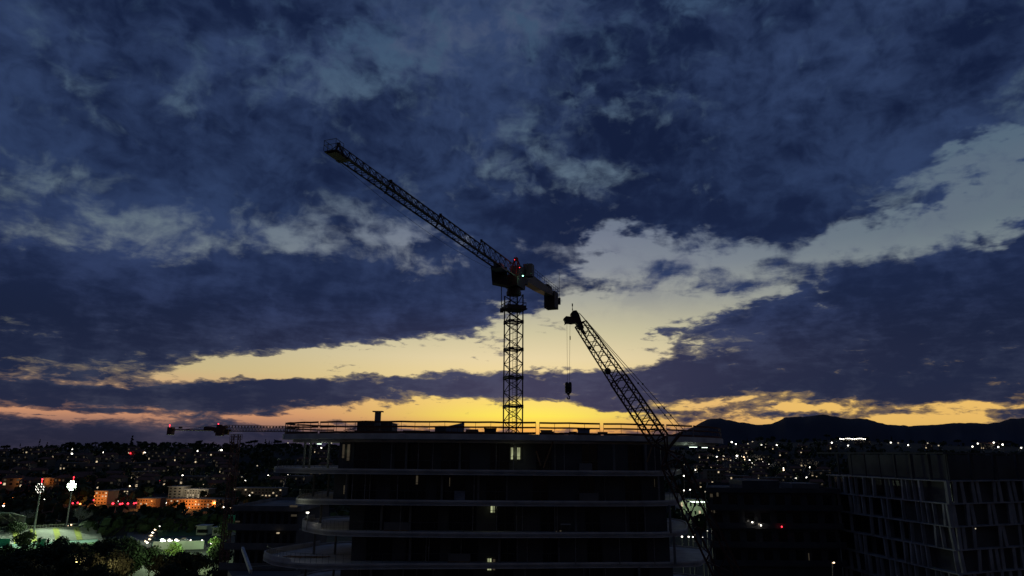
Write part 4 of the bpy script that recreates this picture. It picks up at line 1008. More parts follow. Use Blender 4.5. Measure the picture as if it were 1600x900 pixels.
def canopy(px0, px1, py0, py1, Y, label):
    a, b = at(px0, py0, Y), at(px1, py1, Y); t = empty('stand_roof', (a.x, Y, 0), label, 'stand roof')
    s = MB(); s.add([(a.x, Y, a.z), (b.x, Y, b.z), (b.x, Y+9, b.z-2.2), (a.x, Y+9, a.z-2.2), (a.x, Y, a.z+.35), (b.x, Y, b.z+.35), (b.x, Y+9, b.z-1.8), (a.x, Y+9, a.z-1.8)],
      [(3, 2, 1, 0), (4, 5, 6, 7), (0, 1, 5, 4), (1, 2, 6, 5), (2, 3, 7, 6), (3, 0, 4, 7)]); s.build('roof_panel', MT['roofmetal'], t)
    for i in range(5): x_ = a.x+(b.x-a.x)*(i+.5)/5; s = MB(); s.bar((x_, Y+8, 0), (x_, Y+8, min(a.z, b.z)-1.9), .4); s.bar((x_, Y+8, min(a.z, b.z)-4), (x_, Y+1, min(a.z, b.z)-.2), .25); s.build('support', MT['stand'], t)
    s = MB(); s.b2((a.x, Y+8.6, 0), (b.x, Y+8.9, min(a.z, b.z)-2.3)); s.build('rear_wall', MT['stand'], t)
canopy(-60, 18, 800, 802, 285, 'big pale cantilever stand roof at the left edge of the picture')
canopy(52, 88, 815, 813, 330, 'low flat stand roof between the two floodlight masts')
# flagpoles
for i in range(6):
    p = ground_at(147+i*3.6, 833.5-i*.2); o = MB(); z_ = at(147+i*3.6, 816-i*.4, p.y).z; o.tube((0, 0, 0), (0, 0, z_-p.z), .16, .1, n=6); o.ball((0, 0, z_-p.z), .2, 6, 4)
    o = o.build('flagpole', MT['stand']); o.location = p; tag(o, 'bare white flagpole in the row of six right of the grandstand', 'flagpole', 'row of flagpoles')
# floodlight masts
def flood(px_t, py_t, px_b, py_b, Y, label, power, facing, lit):
    top = at(px_t, py_t, Y); t = empty('floodlight_mast', (top.x, Y, 0), label, 'floodlight mast')
    s = MB(); s.tube((top.x, Y, 0), (top.x, Y, top.z), .42, .22, n=12); s.build('pole', MT['galv'], t)
    s = MB()
    for i in range(4): s.bar((top.x-1.9, Y-.1, top.z-.9+i*1.05), (top.x+1.9, Y-.1, top.z-.9+i*1.05), .12)
    for sx in (-1.5, 1.5): s.bar((top.x+sx, Y-.05, top.z-1.1), (top.x+sx, Y-.05, top.z+2.5), .12)
    s.build('lamp_frame', MT['galv'], t)
    for i in range(4):
        for j in range(4):
            if i in (0, 3) and j in (0, 3): continue
            c = V(top.x-1.5+j*1.0, Y-.35, top.z-.9+i*1.05); dv = V(*facing).normalized()
            s = MB(); s.tube(c+dv*-.25, c+dv*.18, .2, .36, n=10); l = s.build('lamp_housing', MT['black'], t)
            s = MB(); s.tube(c+dv*.185, c+dv*.22, .36, n=10)
            if (i*4+j) % 3 or lit > 1: s.build('lamp', E['flood'] if lit > 1 else E['white'], l)
    s = MB(); s.ball((top.x, Y, top.z+4.0), .26); s.bar((top.x, Y, top.z+2.4), (top.x, Y, top.z+3.8), .1); s.build('red_lamp', E['red'], t)
    return top
f1 = flood(63.5, 765, 52, 845, 282, 'floodlight mast seen from the side at the far left, lamps small and separate', 1, (-.6, -.5, -.4), 1)
f2 = flood(113, 761, 104, 830, 300, 'brightest floodlight mast, its lamp panel facing the viewer, by the flagpoles', 1, (-.15, -1, -.35), 2)
LIGHTS.append(plight('floodlight', tuple(f2+V(-2, -3, 1)), 60000, (.80, 1, .72), .6, 105, tuple(atz(50, 858, 0))))
LIGHTS.append(plight('floodlight', tuple(f1+V(-2, -3, 1)), 52000, (.80, 1, .74), .6, 105, tuple(atz(50, 858, 0))))

# ------------------------------------------------------------------ lit buildings of the town
def block(name, label, x0, x1, yt, yb, nw, nf, m, depth=12, flat=True, litp=.25, wm='win_mid'):
    g = ground_at((x0+x1)/2, yb)
    if g is None: return None
    Y = g.y; a, b = at(x0, yt, Y), at(x1, yb, Y); t = empty(name, ((a.x+b.x)/2, Y, g.z), label, 'building')
    s = MB(); s.b2((a.x, Y, g.z-5), (b.x, Y+depth, a.z)); s.build('wall', m, t)
    s = MB()
    if flat: s.b2((a.x-.4, Y-.4, a.z), (b.x+.4, Y+depth+.4, a.z+.5)); s.build('roof', MT['concrete_dark'], t)
    else:
        xm = (a.x+b.x)/2; yq = Y+depth/2; hh = a.z+min(3, depth*.22); s.add([(a.x-.5, Y-.5, a.z), (b.x+.5, Y-.5, a.z), (b.x+.5, Y+depth+.5, a.z), (a.x-.5, Y+depth+.5, a.z), (a.x-.5, yq, hh), (b.x+.5, yq, hh)], [(0, 1, 5, 4), (2, 3, 4, 5), (0, 4, 3), (1, 2, 5), (3, 2, 1, 0)]); s.build('roof', MT['roof'], t)
    H_ = a.z-b.z; W_ = b.x-a.x
    for i in range(nf):
        for j in range(nw):
            xa = a.x+W_*(j+.28)/nw; xb = a.x+W_*(j+.72)/nw; za = b.z+H_*(i+.3)/nf; zb = b.z+H_*(i+.75)/nf
            s = MB(); s.b2((xa, Y-.08, za), (xb, Y-.003, zb)); s.build('window', E[wm] if rnd.random() < litp else MT['glass'], t)
    return V((a.x+b.x)/2, Y, g.z), W_, H_
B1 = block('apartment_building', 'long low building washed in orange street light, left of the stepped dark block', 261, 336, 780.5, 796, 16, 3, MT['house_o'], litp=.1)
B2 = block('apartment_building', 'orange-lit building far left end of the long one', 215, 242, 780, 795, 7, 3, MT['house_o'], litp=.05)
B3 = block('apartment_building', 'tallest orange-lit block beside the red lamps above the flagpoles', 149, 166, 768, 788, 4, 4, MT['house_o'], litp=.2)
B4 = block('apartment_building', 'plain grey windowless-looking block above the long orange building', 264, 283, 761, 779, 3, 4, MT['house_w'], litp=.0)
B5 = block('apartment_building', 'apartment block with several lit windows above the long orange building', 284, 324, 765, 779, 10, 4, MT['house_w'], litp=.35)
B6 = block('apartment_building', 'wide pale block with a string of small lights, behind the stepped dark block', 365, 440, 763, 777, 14, 3, MT['house_w'], litp=.25)
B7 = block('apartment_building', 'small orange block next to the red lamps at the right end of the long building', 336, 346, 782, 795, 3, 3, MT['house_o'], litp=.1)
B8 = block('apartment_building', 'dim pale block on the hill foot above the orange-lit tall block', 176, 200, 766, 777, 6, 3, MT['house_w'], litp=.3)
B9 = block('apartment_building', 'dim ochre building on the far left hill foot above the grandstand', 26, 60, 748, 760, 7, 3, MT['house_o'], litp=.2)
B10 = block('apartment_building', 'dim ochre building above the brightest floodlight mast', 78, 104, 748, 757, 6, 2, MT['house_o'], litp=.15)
B11 = block('apartment_building', 'grey tower block right of the main building, on the valley floor', 1104, 1132, 735, 762, 5, 5, MT['house_w'], litp=.18)
B12 = block('apartment_building', 'low white hall glimpsed behind the lower crane boom', 1062, 1104, 782, 808, 6, 2, MT['stand'], litp=.15)
B13 = block('apartment_building', 'pale low block right of the grey tower block', 1140, 1172, 744, 758, 6, 2, MT['house_w'], litp=.2)
for b_, pw in ((B1, 30000), (B2, 16000), (B3, 22000), (B7, 9000), (B9, 8000), (B10, 7000)):
    c, W_, H_ = b_
    nl_ = 4 if W_ > 30 else 1
    for i in range(nl_): LIGHTS.append(plight('orange_street_lamp', (c.x+W_*((i+.5)/nl_-.5), c.y-6, c.z+3.5), pw/nl_*.12, (1, .36, .09), .5))
TOWN = [b for b in (B1, B2, B3, B4, B5, B6, B7, B8, B9, B10, B11, B12, B13) if b]
c, W_, H_ = B5; LIGHTS.append(plight('white_street_lamp', (c.x, c.y-10, c.z+7), 5000, (1, .85, .6), .5))
c, W_, H_ = B12; LIGHTS.append(plight('court_lamp', (c.x-4, c.y-14, 11), 4500, (.75, 1, .55), .5))
a = atz(1040, 822, 0); poly('sports_pitch', [(1040, 808), (1106, 806), (1110, 816), (1040, 819)], MT['turf'], .06)
for (x_, y_, pw, cc) in ((255, 843, 10000, (.7, 1, .5)), (268, 843, 7000, (.8, 1, .6)), (300, 834, 9000, (.6, 1, .5)), (332, 850, 7000, (.75, 1, .35)), (215, 833, 4000, (1, .8, .6)), (277, 862, 4500, (.7, 1, .5)), (120, 878, 3500, (1, .6, .35)), (190, 880, 2200, (1, .6, .35))):
    q = atz(x_, y_, 7.5); LIGHTS.append(plight('court_lamp', tuple(q), pw*.6, cc, .3))

# ------------------------------------------------------------------ houses on the hillsides
def house_proto(name, w, d, h, m, nwin, litn, ridge=True):
    t = empty(name, (0, 0, 0)); s = MB(); s.b2((-w/2, -d/2, -4), (w/2, d/2, h)); s.build('wall', m, t)
    s = MB(); 
    if ridge: s.add([(-w/2-.5, -d/2-.5, h), (w/2+.5, -d/2-.5, h), (w/2+.5, d/2+.5, h), (-w/2-.5, d/2+.5, h), (-w/2+1, 0, h+2.1), (w/2-1, 0, h+2.1)], [(0, 1, 5, 4), (2, 3, 4, 5), (0, 4, 3), (1, 2, 5), (3, 2, 1, 0)])
    else: s.b2((-w/2-.3, -d/2-.3, h), (w/2+.3, d/2+.3, h+.4))
    r = s.build('roof', MT['roof'] if ridge else MT['concrete_dark'], t)
    s = MB(); s.b2((w*.2, -.4, h+.8), (w*.2+.8, .4, h+2.9)); s.build('chimney', MT['wall_dark'], r)
    for i in range(nwin):
        xa = -w/2+w*(i+.3)/nwin; s = MB(); s.b2((xa, -d/2-.06, 1), (xa+1.5, -d/2-.003, 2.5)); s.build('window', E['win_mid'] if i < litn else MT['glass'], t)
        if h > 4.5: s = MB(); s.b2((xa, -d/2-.06, 3.8), (xa+1.5, -d/2-.003, 5.2)); s.build('window', MT['glass'] if i % 2 else E['win_dim'], t)
    return reg(t)
protos = [house_proto('hillside_house', 12, 9, 5.6, MT['house_w'], 3, 1), house_proto('hillside_house', 16, 10, 3.4, MT['house_o'], 4, 1), house_proto('hillside_house', 11, 9, 6.2, MT['house_w'], 3, 0), house_proto('villa', 20, 11, 6.5, MT['house_w'], 5, 2, False)]
HL = ['pitched-roof two-storey house with one lit window on the dark hillside', 'long low pitched-roof house with one lit window on the dark hillside', 'unlit two-storey pitched-roof house on the dark hillside', 'flat-roofed villa with lit windows on the dark hillside']
used = [False]*4; hr = random.Random(5); spots = []
def free(p, r=18): return all((p.x-q.x)**2+(p.y-q.y)**2 > r*r for q in spots)
regs = [((0, 360), (708, 765), 62), ((430, 520), (705, 770), 8), ((1090, 1300), (702, 765), 44), ((1300, 1590), (694, 704), 8)]
for (xr, yr, cnt) in regs:
    got = 0; tries = 0
    while got < cnt and tries < 2000:
        tries += 1; x_, y_ = hr.uniform(*xr), hr.uniform(*yr)
        g = ground_at(x_, y_)
        if g is None or g.y < 380 or not free(g): continue
        spots.append(g); k = hr.choice((0, 0, 1, 2, 2, 3)); got += 1; P = protos[k]; rz = hr.uniform(-.5, .5)
        if not used[k]: used[k] = True; o = P; o.location = g; o.rotation_euler = (0, 0, rz)
        else: o = copy_tree(P, None, g, rz)
        tag(o, HL[k]+(', left' if x_ < 700 else ', right'), 'house', 'houses on the left hill' if x_ < 700 else 'houses on the right hill')
# ------------------------------------------------------------------ lights of the town
def zp(l, ox, oy, sc): return [(ox+q[0]/sc, oy+q[1]/sc, q[2] if len(q) > 2 else 'w', q[3] if len(q) > 3 else 1) for q in l]
D = []
D += zp([(12,112,'a',1.6),(230,113,'a',1.2),(460,90),(500,78),(460,118,'w',1.2),(533,135,'w',1.7),(662,110),(833,116,'r'),(925,113,'w',1.5),(757,163),(870,188),(655,193,'w',1.7),(220,222),(26,268),(72,300,'o',1.3),(113,306,'o'),(98,310,'o'),(3,305,'r'),(125,342,'r',1.3),(165,333,'r'),(180,328,'r'),(213,325,'o'),(240,318,'r'),(187,282),(322,288,'r'),(400,290,'r',1.3),(355,315,'a'),(510,262,'d'),(545,302,'a'),(640,262,'d'),(708,262),(650,290,'d'),(730,300,'d'),(790,265,'w',1.2),(770,262),(855,280,'d'),(922,296),(645,330),(690,350,'d'),(700,330,'d'),(760,345,'d'),(830,325,'a'),(870,340,'d'),(60,408,'r',1.7),(78,402,'o'),(25,440,'o',1.3),(22,452),(190,437,'a',1.2),(222,450,'w',1.1),(283,407),(335,437,'a'),(385,407,'r',1.6),(420,436,'o'),(465,435,'r',1.3),(482,408,'r'),(505,410,'r',1.7),(497,432,'r'),(512,440,'o',1.5),(522,376,'r',1.3),(540,434,'r'),(560,432,'o'),(590,428,'r',1.2),(600,415,'r'),(607,390,'o'),(608,447,'o',1.3),(722,437,'r',1.9),(768,440,'r',1.4),(782,437,'r'),(818,437,'r',1.6),(857,436,'r',1.2),(870,433,'r',1.2),(720,485,'r'),(578,555,'d'),(440,578,'a',1.2),(455,573,'a'),(413,602,'w'),(258,605)], 0, 680, 4.0917)
D += zp([(70,77),(120,84,'w',1.4),(133,84,'w',1.2),(362,101,'w',1.4),(25,115,'d',1.4),(290,122),(400,147,'w',1.3),(387,149),(262,173),(465,162),(500,94),(516,95,'w',1.4),(549,82),(512,112),(580,200,'d',1.8),(745,195,'d'),(800,195,'d'),(921,184,'w'),(267,257),(290,268),(318,242),(337,240,'w',1.4),(330,255,'d'),(345,268),(370,235,'d'),(427,237),(427,258,'d'),(312,295),(378,280),(22,295),(90,293),(113,295,'w',1.3),(216,293),(226,286,'a',1.3),(265,343,'w',1.2),(400,322,'a'),(415,300,'r',1.5),(475,303),(497,305,'d'),(533,285,'w',1.3),(540,292,'r',1.4),(557,302,'r'),(135,357,'r',1.3),(118,437,'r',2.1),(160,432),(262,435,'r'),(300,436,'o',1.2),(408,436,'o'),(462,434,'r',1.5),(480,433,'r'),(495,447,'o',2.6),(545,432,'r',2),(530,460),(560,462,'a'),(573,462,'a'),(605,375,'a'),(660,370),(670,287,'w',1.5),(645,265,'d'),(617,330,'a'),(585,345),(583,380,'a'),(510,370),(365,365),(388,375),(352,365),(340,360),(290,367),(285,380),(700,345,'d'),(695,385),(740,375,'a'),(752,375,'a'),(765,375,'a'),(778,375,'a'),(862,337),(845,365),(812,302,'d'),(930,300,'a',1.3),(925,312,'w',1.3),(935,325),(940,255),(965,240,'w',1.6),(885,385,'d')], 220, 680, 4.0917)
D += zp([(590,347,'w',1.4),(628,365,'w',1.1),(657,373,'d'),(735,362,'d'),(777,344,'d',1.3),(857,375,'w',1.5),(893,368,'d'),(893,393,'d'),(930,395,'w'),(992,376,'w',1.4),(1100,382,'d'),(1484,353,'w',1.2),(323,480,'w',1.6),(457,478),(515,470,'d'),(524,478,'w',1.2),(466,510,'d'),(468,550),(315,545,'w',1.2),(140,553,'d'),(165,548,'d'),(265,597),(335,600,'w',1.5),(442,602),(597,608,'w',1.4),(637,470,'w',1.9),(628,497,'w',1.5),(678,478),(700,482,'a',1.2),(708,503,'a'),(728,478,'d'),(750,510),(745,528,'w',1.2),(771,537,'w',1.2),(797,550,'d'),(665,533,'w',2),(770,570,'d',1.3),(725,577,'w',1.7),(809,514,'w',1.5),(871,525,'w',1.2),(874,547,'w',1.2),(925,542),(942,533,'w',1.3),(917,577),(909,605,'w',1.3),(580,510,'d'),(830,645,'w',1.6),(866,685,'d',1.3),(1053,580),(1053,597,'a',1.3),(1045,637,'w',1.5),(1163,670,'w',1.3),(1165,615,'d'),(1260,665,'w',1.3),(1290,572,'w',1.4),(1423,578,'w',1.3),(548,690,'d'),(470,615,'a',1.2),(478,655),(478,710)], 1040, 630, 5.714)
D += zp([(105+9*i, 211+1.5*math.sin(i), 'w', .7) for i in range(15)]+[(122+14*i, 216.5, 'd', .7) for i in range(8)]+[(63,230),(145,245),(360,230),(397,232,'d'),(447,243),(545,233,'d'),(600,245,'d'),(770,250),(797,235),(877,230),(905,242,'w',1.8),(922,240,'w',1.3),(900,252),(1015,256)], 1280, 620, 3.216)
seen = {}
def lamp_proto(key, r, em):
    s = MB(); s.use(MT['galv']); s.tube((0, 0, -7*1), (0, 0, 0), r*.12, n=5); s.use(E[em]); s.ball((0, 0, 0), r, 6, 4, .8); return s.mesh('street_lamp')
GL = {'w': ('white', 'white'), 'a': ('warm', 'warm yellow'), 'o': ('orange', 'orange'), 'r': ('red', 'red'), 'd': ('dim', 'faint')}
nl_ = 0
xr_ = random.Random(9)
for _ in range(26): D.append((xr_.uniform(180, 440), xr_.uniform(735, 772), xr_.choice('wwdda'), .8))
for _ in range(14): D.append((xr_.uniform(0, 250), xr_.uniform(745, 790), xr_.choice('wdar'), .8))
D = D[:292]
for (px, py, c_, k_) in D:
    g = ground_at(px, py+2.5)
    if g is None: g = ground_at(px, py+9)
    if g is None: continue
    p = at(px, py, g.y); dist = p.length; rr = dist*.00088*k_**.7
    rr = round(rr/.12)*.12+.06; key = (c_, round(rr, 2))
    if key not in seen: seen[key] = lamp_proto(key, rr, GL[c_][0])
    nm = 'red_lamp' if c_ == 'r' else 'street_lamp'
    o = bpy.data.objects.new(nm, seen[key]); COL.objects.link(o); o.location = p
    side_ = 'left' if px < 700 else 'right'
    up_ = 'up on the dark hill' if py < 740 else 'down in the town'
    tag(o, f'tiny {GL[c_][1]} lamp glowing {up_}, {side_} of the main building', 'lamp', f'{GL[c_][1]} lamps {up_}, {side_}')
# nearer posts and lamps, each placed by hand
def post(px, pyt, pyb, em, r, label, arm=0, Yd=None):
    g = ground_at(px, pyb) if Yd is None else V(xat(px, Yd, 0).x, Yd, 0)
    tp_ = at(px, pyt, g.y); h_ = tp_.z-g.z; t = empty('lamp_post', (g.x, g.y, g.z), label, 'lamp post')
    s = MB(); s.tube(g, (tp_.x, g.y, tp_.z-.1), .11, .07, n=8)
    if arm: s.bar((tp_.x, g.y, tp_.z-.1), (tp_.x+arm, g.y-.2, tp_.z), .1)
    s.build('pole', MT['galv'], t)
    s = MB(); s.box((tp_.x+arm, g.y-.2, tp_.z+.02), (r*2.2, r*1.6, r*.7)); hd_ = s.build('lamp_head', MT['cabin'], t)
    if em: s = MB(); s.box((tp_.x+arm, g.y-.25, tp_.z-r*.5-.02), (r*1.9, r*1.4, r*.3)); s.ball((tp_.x+arm, g.y-.3-r, tp_.z-r*.2), r*.7, 8, 5); s.build('bulb', E[em], hd_)
    return tp_
post(255.5, 843, 852, 'flood', .75, 'bright court lamp post, the first and largest of the three in a row')
post(266.5, 843, 852, 'white', .7, 'middle of the three court lamp posts in a row')
post(277, 843, 852, 'white', .7, 'right one of the three court lamp posts in a row')
post(317, 844, 852, 'white', .45, 'court lamp post just right of the row of three')
post(331.7, 847.5, 862, 'white', .5, 'white lamp post above the brightly lit green bush')
for px, t_, b_, lab in ((97, 870, 905, 'grey lamp post in front of the round trees, furthest left'), (211, 867, 897, 'unlit grey lamp post below the car park'), (228.5, 875, 905, 'pale unlit lamp post leaning at the bottom edge'), (311.5, 863, 896, 'thin tall unlit post right of the court wall'), (325.5, 872, 889, 'short pale post below the lit bush'), (164, 894, 910, 'stub of a post at the bottom edge, left one of two'), (180, 894, 910, 'stub of a post at the bottom edge, right one of two')):
    post(px, t_, b_, None, .3, lab, .5)
for (px, py, em, lab) in ((247, 820, 'white', 'a'), (249.5, 821.5, 'white', 'b'), (243, 827, 'warm', 'c'), (239.5, 831.5, 'white', 'd'), (237.5, 836, 'warm', 'e'), (234.7, 841.8, 'warm', 'f'), (231, 847, 'white', 'g'), (235, 836.5, 'dim', 'h'), (228.5, 845, 'warm', 'i')):
    tp_ = post(px, py, py+9, em, .38, 'car park lamp post in the slanting string of lights')
for o in list(COL.objects):
    if o.get('label') == 'car park lamp post in the slanting string of lights': o['group'] = 'string of car park lamps'
post(1066.5, 790, 806, 'dim', .45, 'pale lamp post on the lit ground seen past the right end of the main building')
post(1059, 788, 806, 'dim', .35, 'lamp post with a slanting arm left of the pale one past the main building')
post(1300.8, 878, 899, 'warm', .12, 'globe lamp with a ring at the foot of the office block', 0, 92)
for (px, py, em, k_, lab) in ((1068.6, 766.3, 'white', 1, 'white lamp seen between the crane boom and the slab ends'), (1062.5, 769, 'warm', 1.4, 'warm lamp nearest the third slab end'), (1078.3, 765.2, 'white', 1, 'small lamp just inside the lower crane boom'),
    (1101.8, 768.3, 'dim', 1, 'faint lamp at the right edge of the lower boom'), (1111.5, 823, 'white', 1.6, 'bright slanting lamp right of the lower boom'), (1105, 830, 'white', 1, 'lamp below the bright slanting one'),
    (1065.7, 838.5, 'white', 1.5, 'leftmost lamp of the low row below the fourth slab'), (1076, 838.8, 'white', 1.4, 'second lamp of the low row below the fourth slab'), (1082.7, 839, 'white', 1.1, 'third lamp of the low row below the fourth slab'), (1097.7, 838.8, 'white', 1.4, 'rightmost lamp of the low row below the fourth slab'),
    (1105.7, 867.5, 'warm', 1.4, 'lamp low down right of the fifth slab end'), (1085, 836, 'dim', 1, 'faint lamp above the low row'), (1068.5, 743.5, 'white', 1.2, 'white lamp seen just under the first slab end at the right')):
    q = at(px, py, 190 if py > 800 else 330); t = empty('lamp_post', (q.x, q.y, 0), lab, 'lamp post'); s = MB(); s.tube((q.x, q.y, 0), q, .1, n=6); s.build('pole', MT['galv'], t)
    s = MB(); s.ball(q, q.length*.00085*k_**.7, 8, 5, .8); s.build('bulb', E[em], t)
# lit loading canopy glimpsed through the lower boom
q = at(1088, 784, 300); t = empty('canopy', (q.x, q.y, 0), 'lit flat canopy glimpsed through the lower crane boom', 'canopy'); s = MB(); s.box(tuple(q), (9, 3, .5)); s.build('roof_panel', MT['roofmetal'], t)
s = MB(); s.box(tuple(q-V(0, 1.55, -.02)), (6.5, .06, .45)); s.build('lit_panel', E['tube'], t)
for sx in (-4, 4): s = MB(); s.bar((q.x+sx, q.y, 0), (q.x+sx, q.y, q.z-.26), .25); s.build('support', MT['galv'], t)

# ------------------------------------------------------------------ trees
def crown(mb, rad, hgt_, n, leaf, clumps, base, rg, shape='round'):
    cl = []
    for i in range(clumps):
        if shape == 'round': a = rg.uniform(0, 6.283); u = rg.random()**.5; zz = rg.uniform(-1, 1); k_ = math.sqrt(max(0, 1-zz*zz)); c = V(math.cos(a)*u*rad*.72*k_, math.sin(a)*u*rad*.72*k_, base+hgt_/2*(1+zz*.72)); cr = rad*rg.uniform(.28, .5)
        elif shape == 'cone': tt = rg.random(); a = rg.uniform(0, 6.283); k_ = (1-tt)**.8; c = V(math.cos(a)*rad*k_*.5, math.sin(a)*rad*k_*.5, base+hgt_*tt*.96); cr = rad*(.15+.5*k_)
        else: a = rg.uniform(0, 6.283); u = rg.random()**.5; c = V(math.cos(a)*u*rad*.8, math.sin(a)*u*rad*.8, base+hgt_*rg.uniform(.3, .9)); cr = rad*rg.uniform(.25, .4)
        cl.append((c, cr))
    for i in range(n):
        c, cr = cl[i % clumps]; d = V(rg.gauss(0, 1), rg.gauss(0, 1), rg.gauss(0, 1)).normalized(); p = c+V(d.x*cr, d.y*cr, d.z*cr*(.75 if shape != 'flat' else .35))*rg.uniform(.55, 1.08)
        n1 = (d+V(rg.gauss(0, .6), rg.gauss(0, .6), rg.gauss(0, .6))).normalized(); u = n1.orthogonal().normalized(); v = n1.cross(u); s_ = leaf*rg.uniform(.6, 1.3); an = rg.uniform(0, 6.28)
        e1 = (u*math.cos(an)+v*math.sin(an))*s_; e2 = (v*math.cos(an)-u*math.sin(an))*s_*.6
        mb.add([p-e1, p+e2, p+e1, p-e2], [(0, 1, 2, 3)])
def tree_proto(name, rad, hc, base, n, leaf, clumps, shape, seed, m='leaf'):
    rg = random.Random(seed); t = empty(name, (0, 0, 0)); s = MB(); s.tube((0, 0, -1.5), (0, 0, base+hc*.35), .035*(base+hc), .014*(base+hc), n=8)
    for i in range(6 if shape != 'cone' else 3): a = i*1.1; s.tube((0, 0, base*.8+i*.15), (math.cos(a)*rad*.6, math.sin(a)*rad*.6, base+hc*.45), .012*(base+hc), .005*(base+hc), n=5)
    s.build('trunk', MT['bark'], t); s = MB(); crown(s, rad, hc, n, leaf, clumps, base, rg, shape); s.build('crown', MT[m], t)
    return reg(t)
T_big = [tree_proto('round_tree', 4.6, 7.5, 1.6, 2600, .34, 22, 'round', i) for i in (1, 2, 3)]
T_far = [tree_proto('round_tree', 4.2, 6.5, 1.2, 420, .75, 12, 'round', 11), tree_proto('umbrella_pine', 5.5, 4.0, 6.0, 420, .8, 14, 'flat', 12, 'leaf2'), tree_proto('cypress_tree', 1.7, 13, .6, 320, .55, 14, 'cone', 13, 'leaf2'), tree_proto('conifer_tree', 3.2, 12, 1.2, 420, .7, 16, 'cone', 14, 'leaf2')]
first = {}
def plant(P, loc, rz, sc, label, cat, group=None):
    if P.name not in first: first[P.name] = 1; o = P; o.location = loc; o.rotation_euler = (0, 0, rz); o.scale = (sc, sc, sc)
    else: o = copy_tree(P, None, loc, rz, sc)
    if 'group' in o: del o['group']
    return tag(o, label, cat, group)
tr_ = random.Random(33)
# trees on the skyline of the left hill, then of the right one
sky = [(8, 'p'), (30, 'c'), (60, 'c'), (72, 'k'), (100, 'r'), (112, 'r'), (108, 'p'), (122, 'r'), (135, 'r'), (148, 'p'), (163, 'r'), (172, 'r'), (182, 'r'), (196, 'r'), (205, 'k'), (216, 'p'), (226, 'r'), (238, 'r'), (252, 'r'), (262, 'r'), (280, 'r'), (296, 'r'), (308, 'r'), (311, 'p'), (330, 'r'), (352, 'r'), (358, 'c'), (362, 'p'), (378, 'r'), (388, 'p'), (397, 'p'), (405, 'r'), (414, 'k'), (420, 'k'), (424, 'c'), (428, 'k'), (433, 'p'), (436, 'r'), (446, 'r'), (455, 'p'), (460, 'r'), (468, 'r'), (480, 'r'), (492, 'k'), (500, 'r'), (512, 'r')]
idx = {'r': 0, 'p': 1, 'c': 2, 'k': 3}
LB = {'r': 'dark bushy tree silhouetted on the left hill crest', 'p': 'dark flat-topped pine silhouetted on the left hill crest', 'c': 'thin dark cypress silhouetted on the left hill crest', 'k': 'pointed dark conifer silhouetted on the left hill crest'}
def crest_pt(px):
    y0 = 650.0; g = None
    while y0 < 730:
        g = ground_at(px, y0)
        if g is not None: return g
        y0 += .5
for i, (px, kd) in enumerate(sky):
    g = crest_pt(px); 
    if g is None: continue
    plant(T_far[idx[kd]], g-V(0, 0, .5), tr_.uniform(0, 6), tr_.uniform(.75, 1.25), LB[kd], 'tree', {'r': 'bushy trees', 'p': 'pines', 'c': 'cypresses', 'k': 'conifers'}[kd]+' on the left crest')
for i in range(30):
    px = 1085+i*17+tr_.uniform(-5, 5); g = crest_pt(px)
    if g is None: continue
    kd = tr_.choice('rrrpk'); plant(T_far[idx[kd]], g-V(0, 0, .5), tr_.uniform(0, 6), tr_.uniform(.7, 1.2), LB[kd].replace('left hill', 'right hill'), 'tree', {'r': 'bushy trees', 'p': 'pines', 'c': 'cypresses', 'k': 'conifers'}[kd]+' on the right crest')
# the wood that covers the slopes: one mass of clumps
s = MB(); wr = random.Random(3)
for i in range(6400):
    a = R(wr.uniform(-44, 44)); r_ = 345*(3.4**wr.random()) if wr.random() < .75 else 430*(4.2**wr.random()); x_, y_ = r_*math.sin(a), r_*math.cos(a); h0 = hgt(x_, y_)
    if not free(V(x_, y_, 0), 12) or any(abs(x_-c[0].x) < c[1]/2+6 and -34 < y_-c[0].y < 16 for c in TOWN): continue
    R0 = wr.uniform(2.2, 4.6)
    for j in range(9):
        d = V(wr.gauss(0, 1), wr.gauss(0, 1), wr.gauss(0, .7)); d.normalize(); p = V(x_, y_, h0+R0*.9)+V(d.x*R0, d.y*R0, d.z*R0*.8)
        u = d.orthogonal().normalized(); v = d.cross(u); q = R0*.55
        s.add([p-u*q, p+v*q*.8, p+u*q, p-v*q*.8], [(0, 1, 2, 3)])
tag(s.build('hillside_wood', MT['leaf']), 'dark wood and gardens covering the hill slopes', 'wood', kind='stuff')
# round trees in front of the stadium, palms, bushes by the court
near = [(34, 858, .8, 'dark spreading tree in front of the lit pitch at the far left'), (4, 878, .7, 'dark tree cut by the left edge of the picture'), (20, 845, .8, 'tree between the left stand roof and the pitch'), (112, 862, .85, 'round dark tree right of the palms'), (130, 860, .8, 'round dark bush-like tree before the end of the grandstand'), (148, 856, .8, 'tree in front of the flagpoles, at the stand end'),
 (160, 872, 1.1, 'big round dark tree below the flagpoles'), (175, 866, 1.0, 'dark tree right below the flagpoles, second of the clump'), (190, 868, 1.1, 'large dark tree in the clump left of the car park'), (205, 873, .95, 'dark tree at the right end of the clump by the car park'), (232, 872, .9, 'dark tree left of the court wall, trunk hidden'), (250, 880, .8, 'dark tree before the pale wall, left one'), (281, 878, .8, 'round dark tree before the pale wall, middle one'), (306, 878, .8, 'dark tree before the right end of the pale wall'),
 (60, 890, 1.1, 'big dark tree near the bottom left, below the palms'), (100, 900, 1.0, 'low dark tree at the bottom left corner region'), (20, 900, 1.2, 'dark tree at the bottom left corner'), (140, 900, 1.0, 'dark tree at the bottom below the red car light'), (262, 912, .9, 'dark tree at the bottom edge under the court wall'), (345, 870, 1.0, 'tall dark tree beside the podium drums'), (352, 848, .9, 'dark tree left of the stepped dark block'), (188, 826, .75, 'tall pale-lit tree right of the flagpoles'), (218, 834, .55, 'small tree at the car park entrance')]
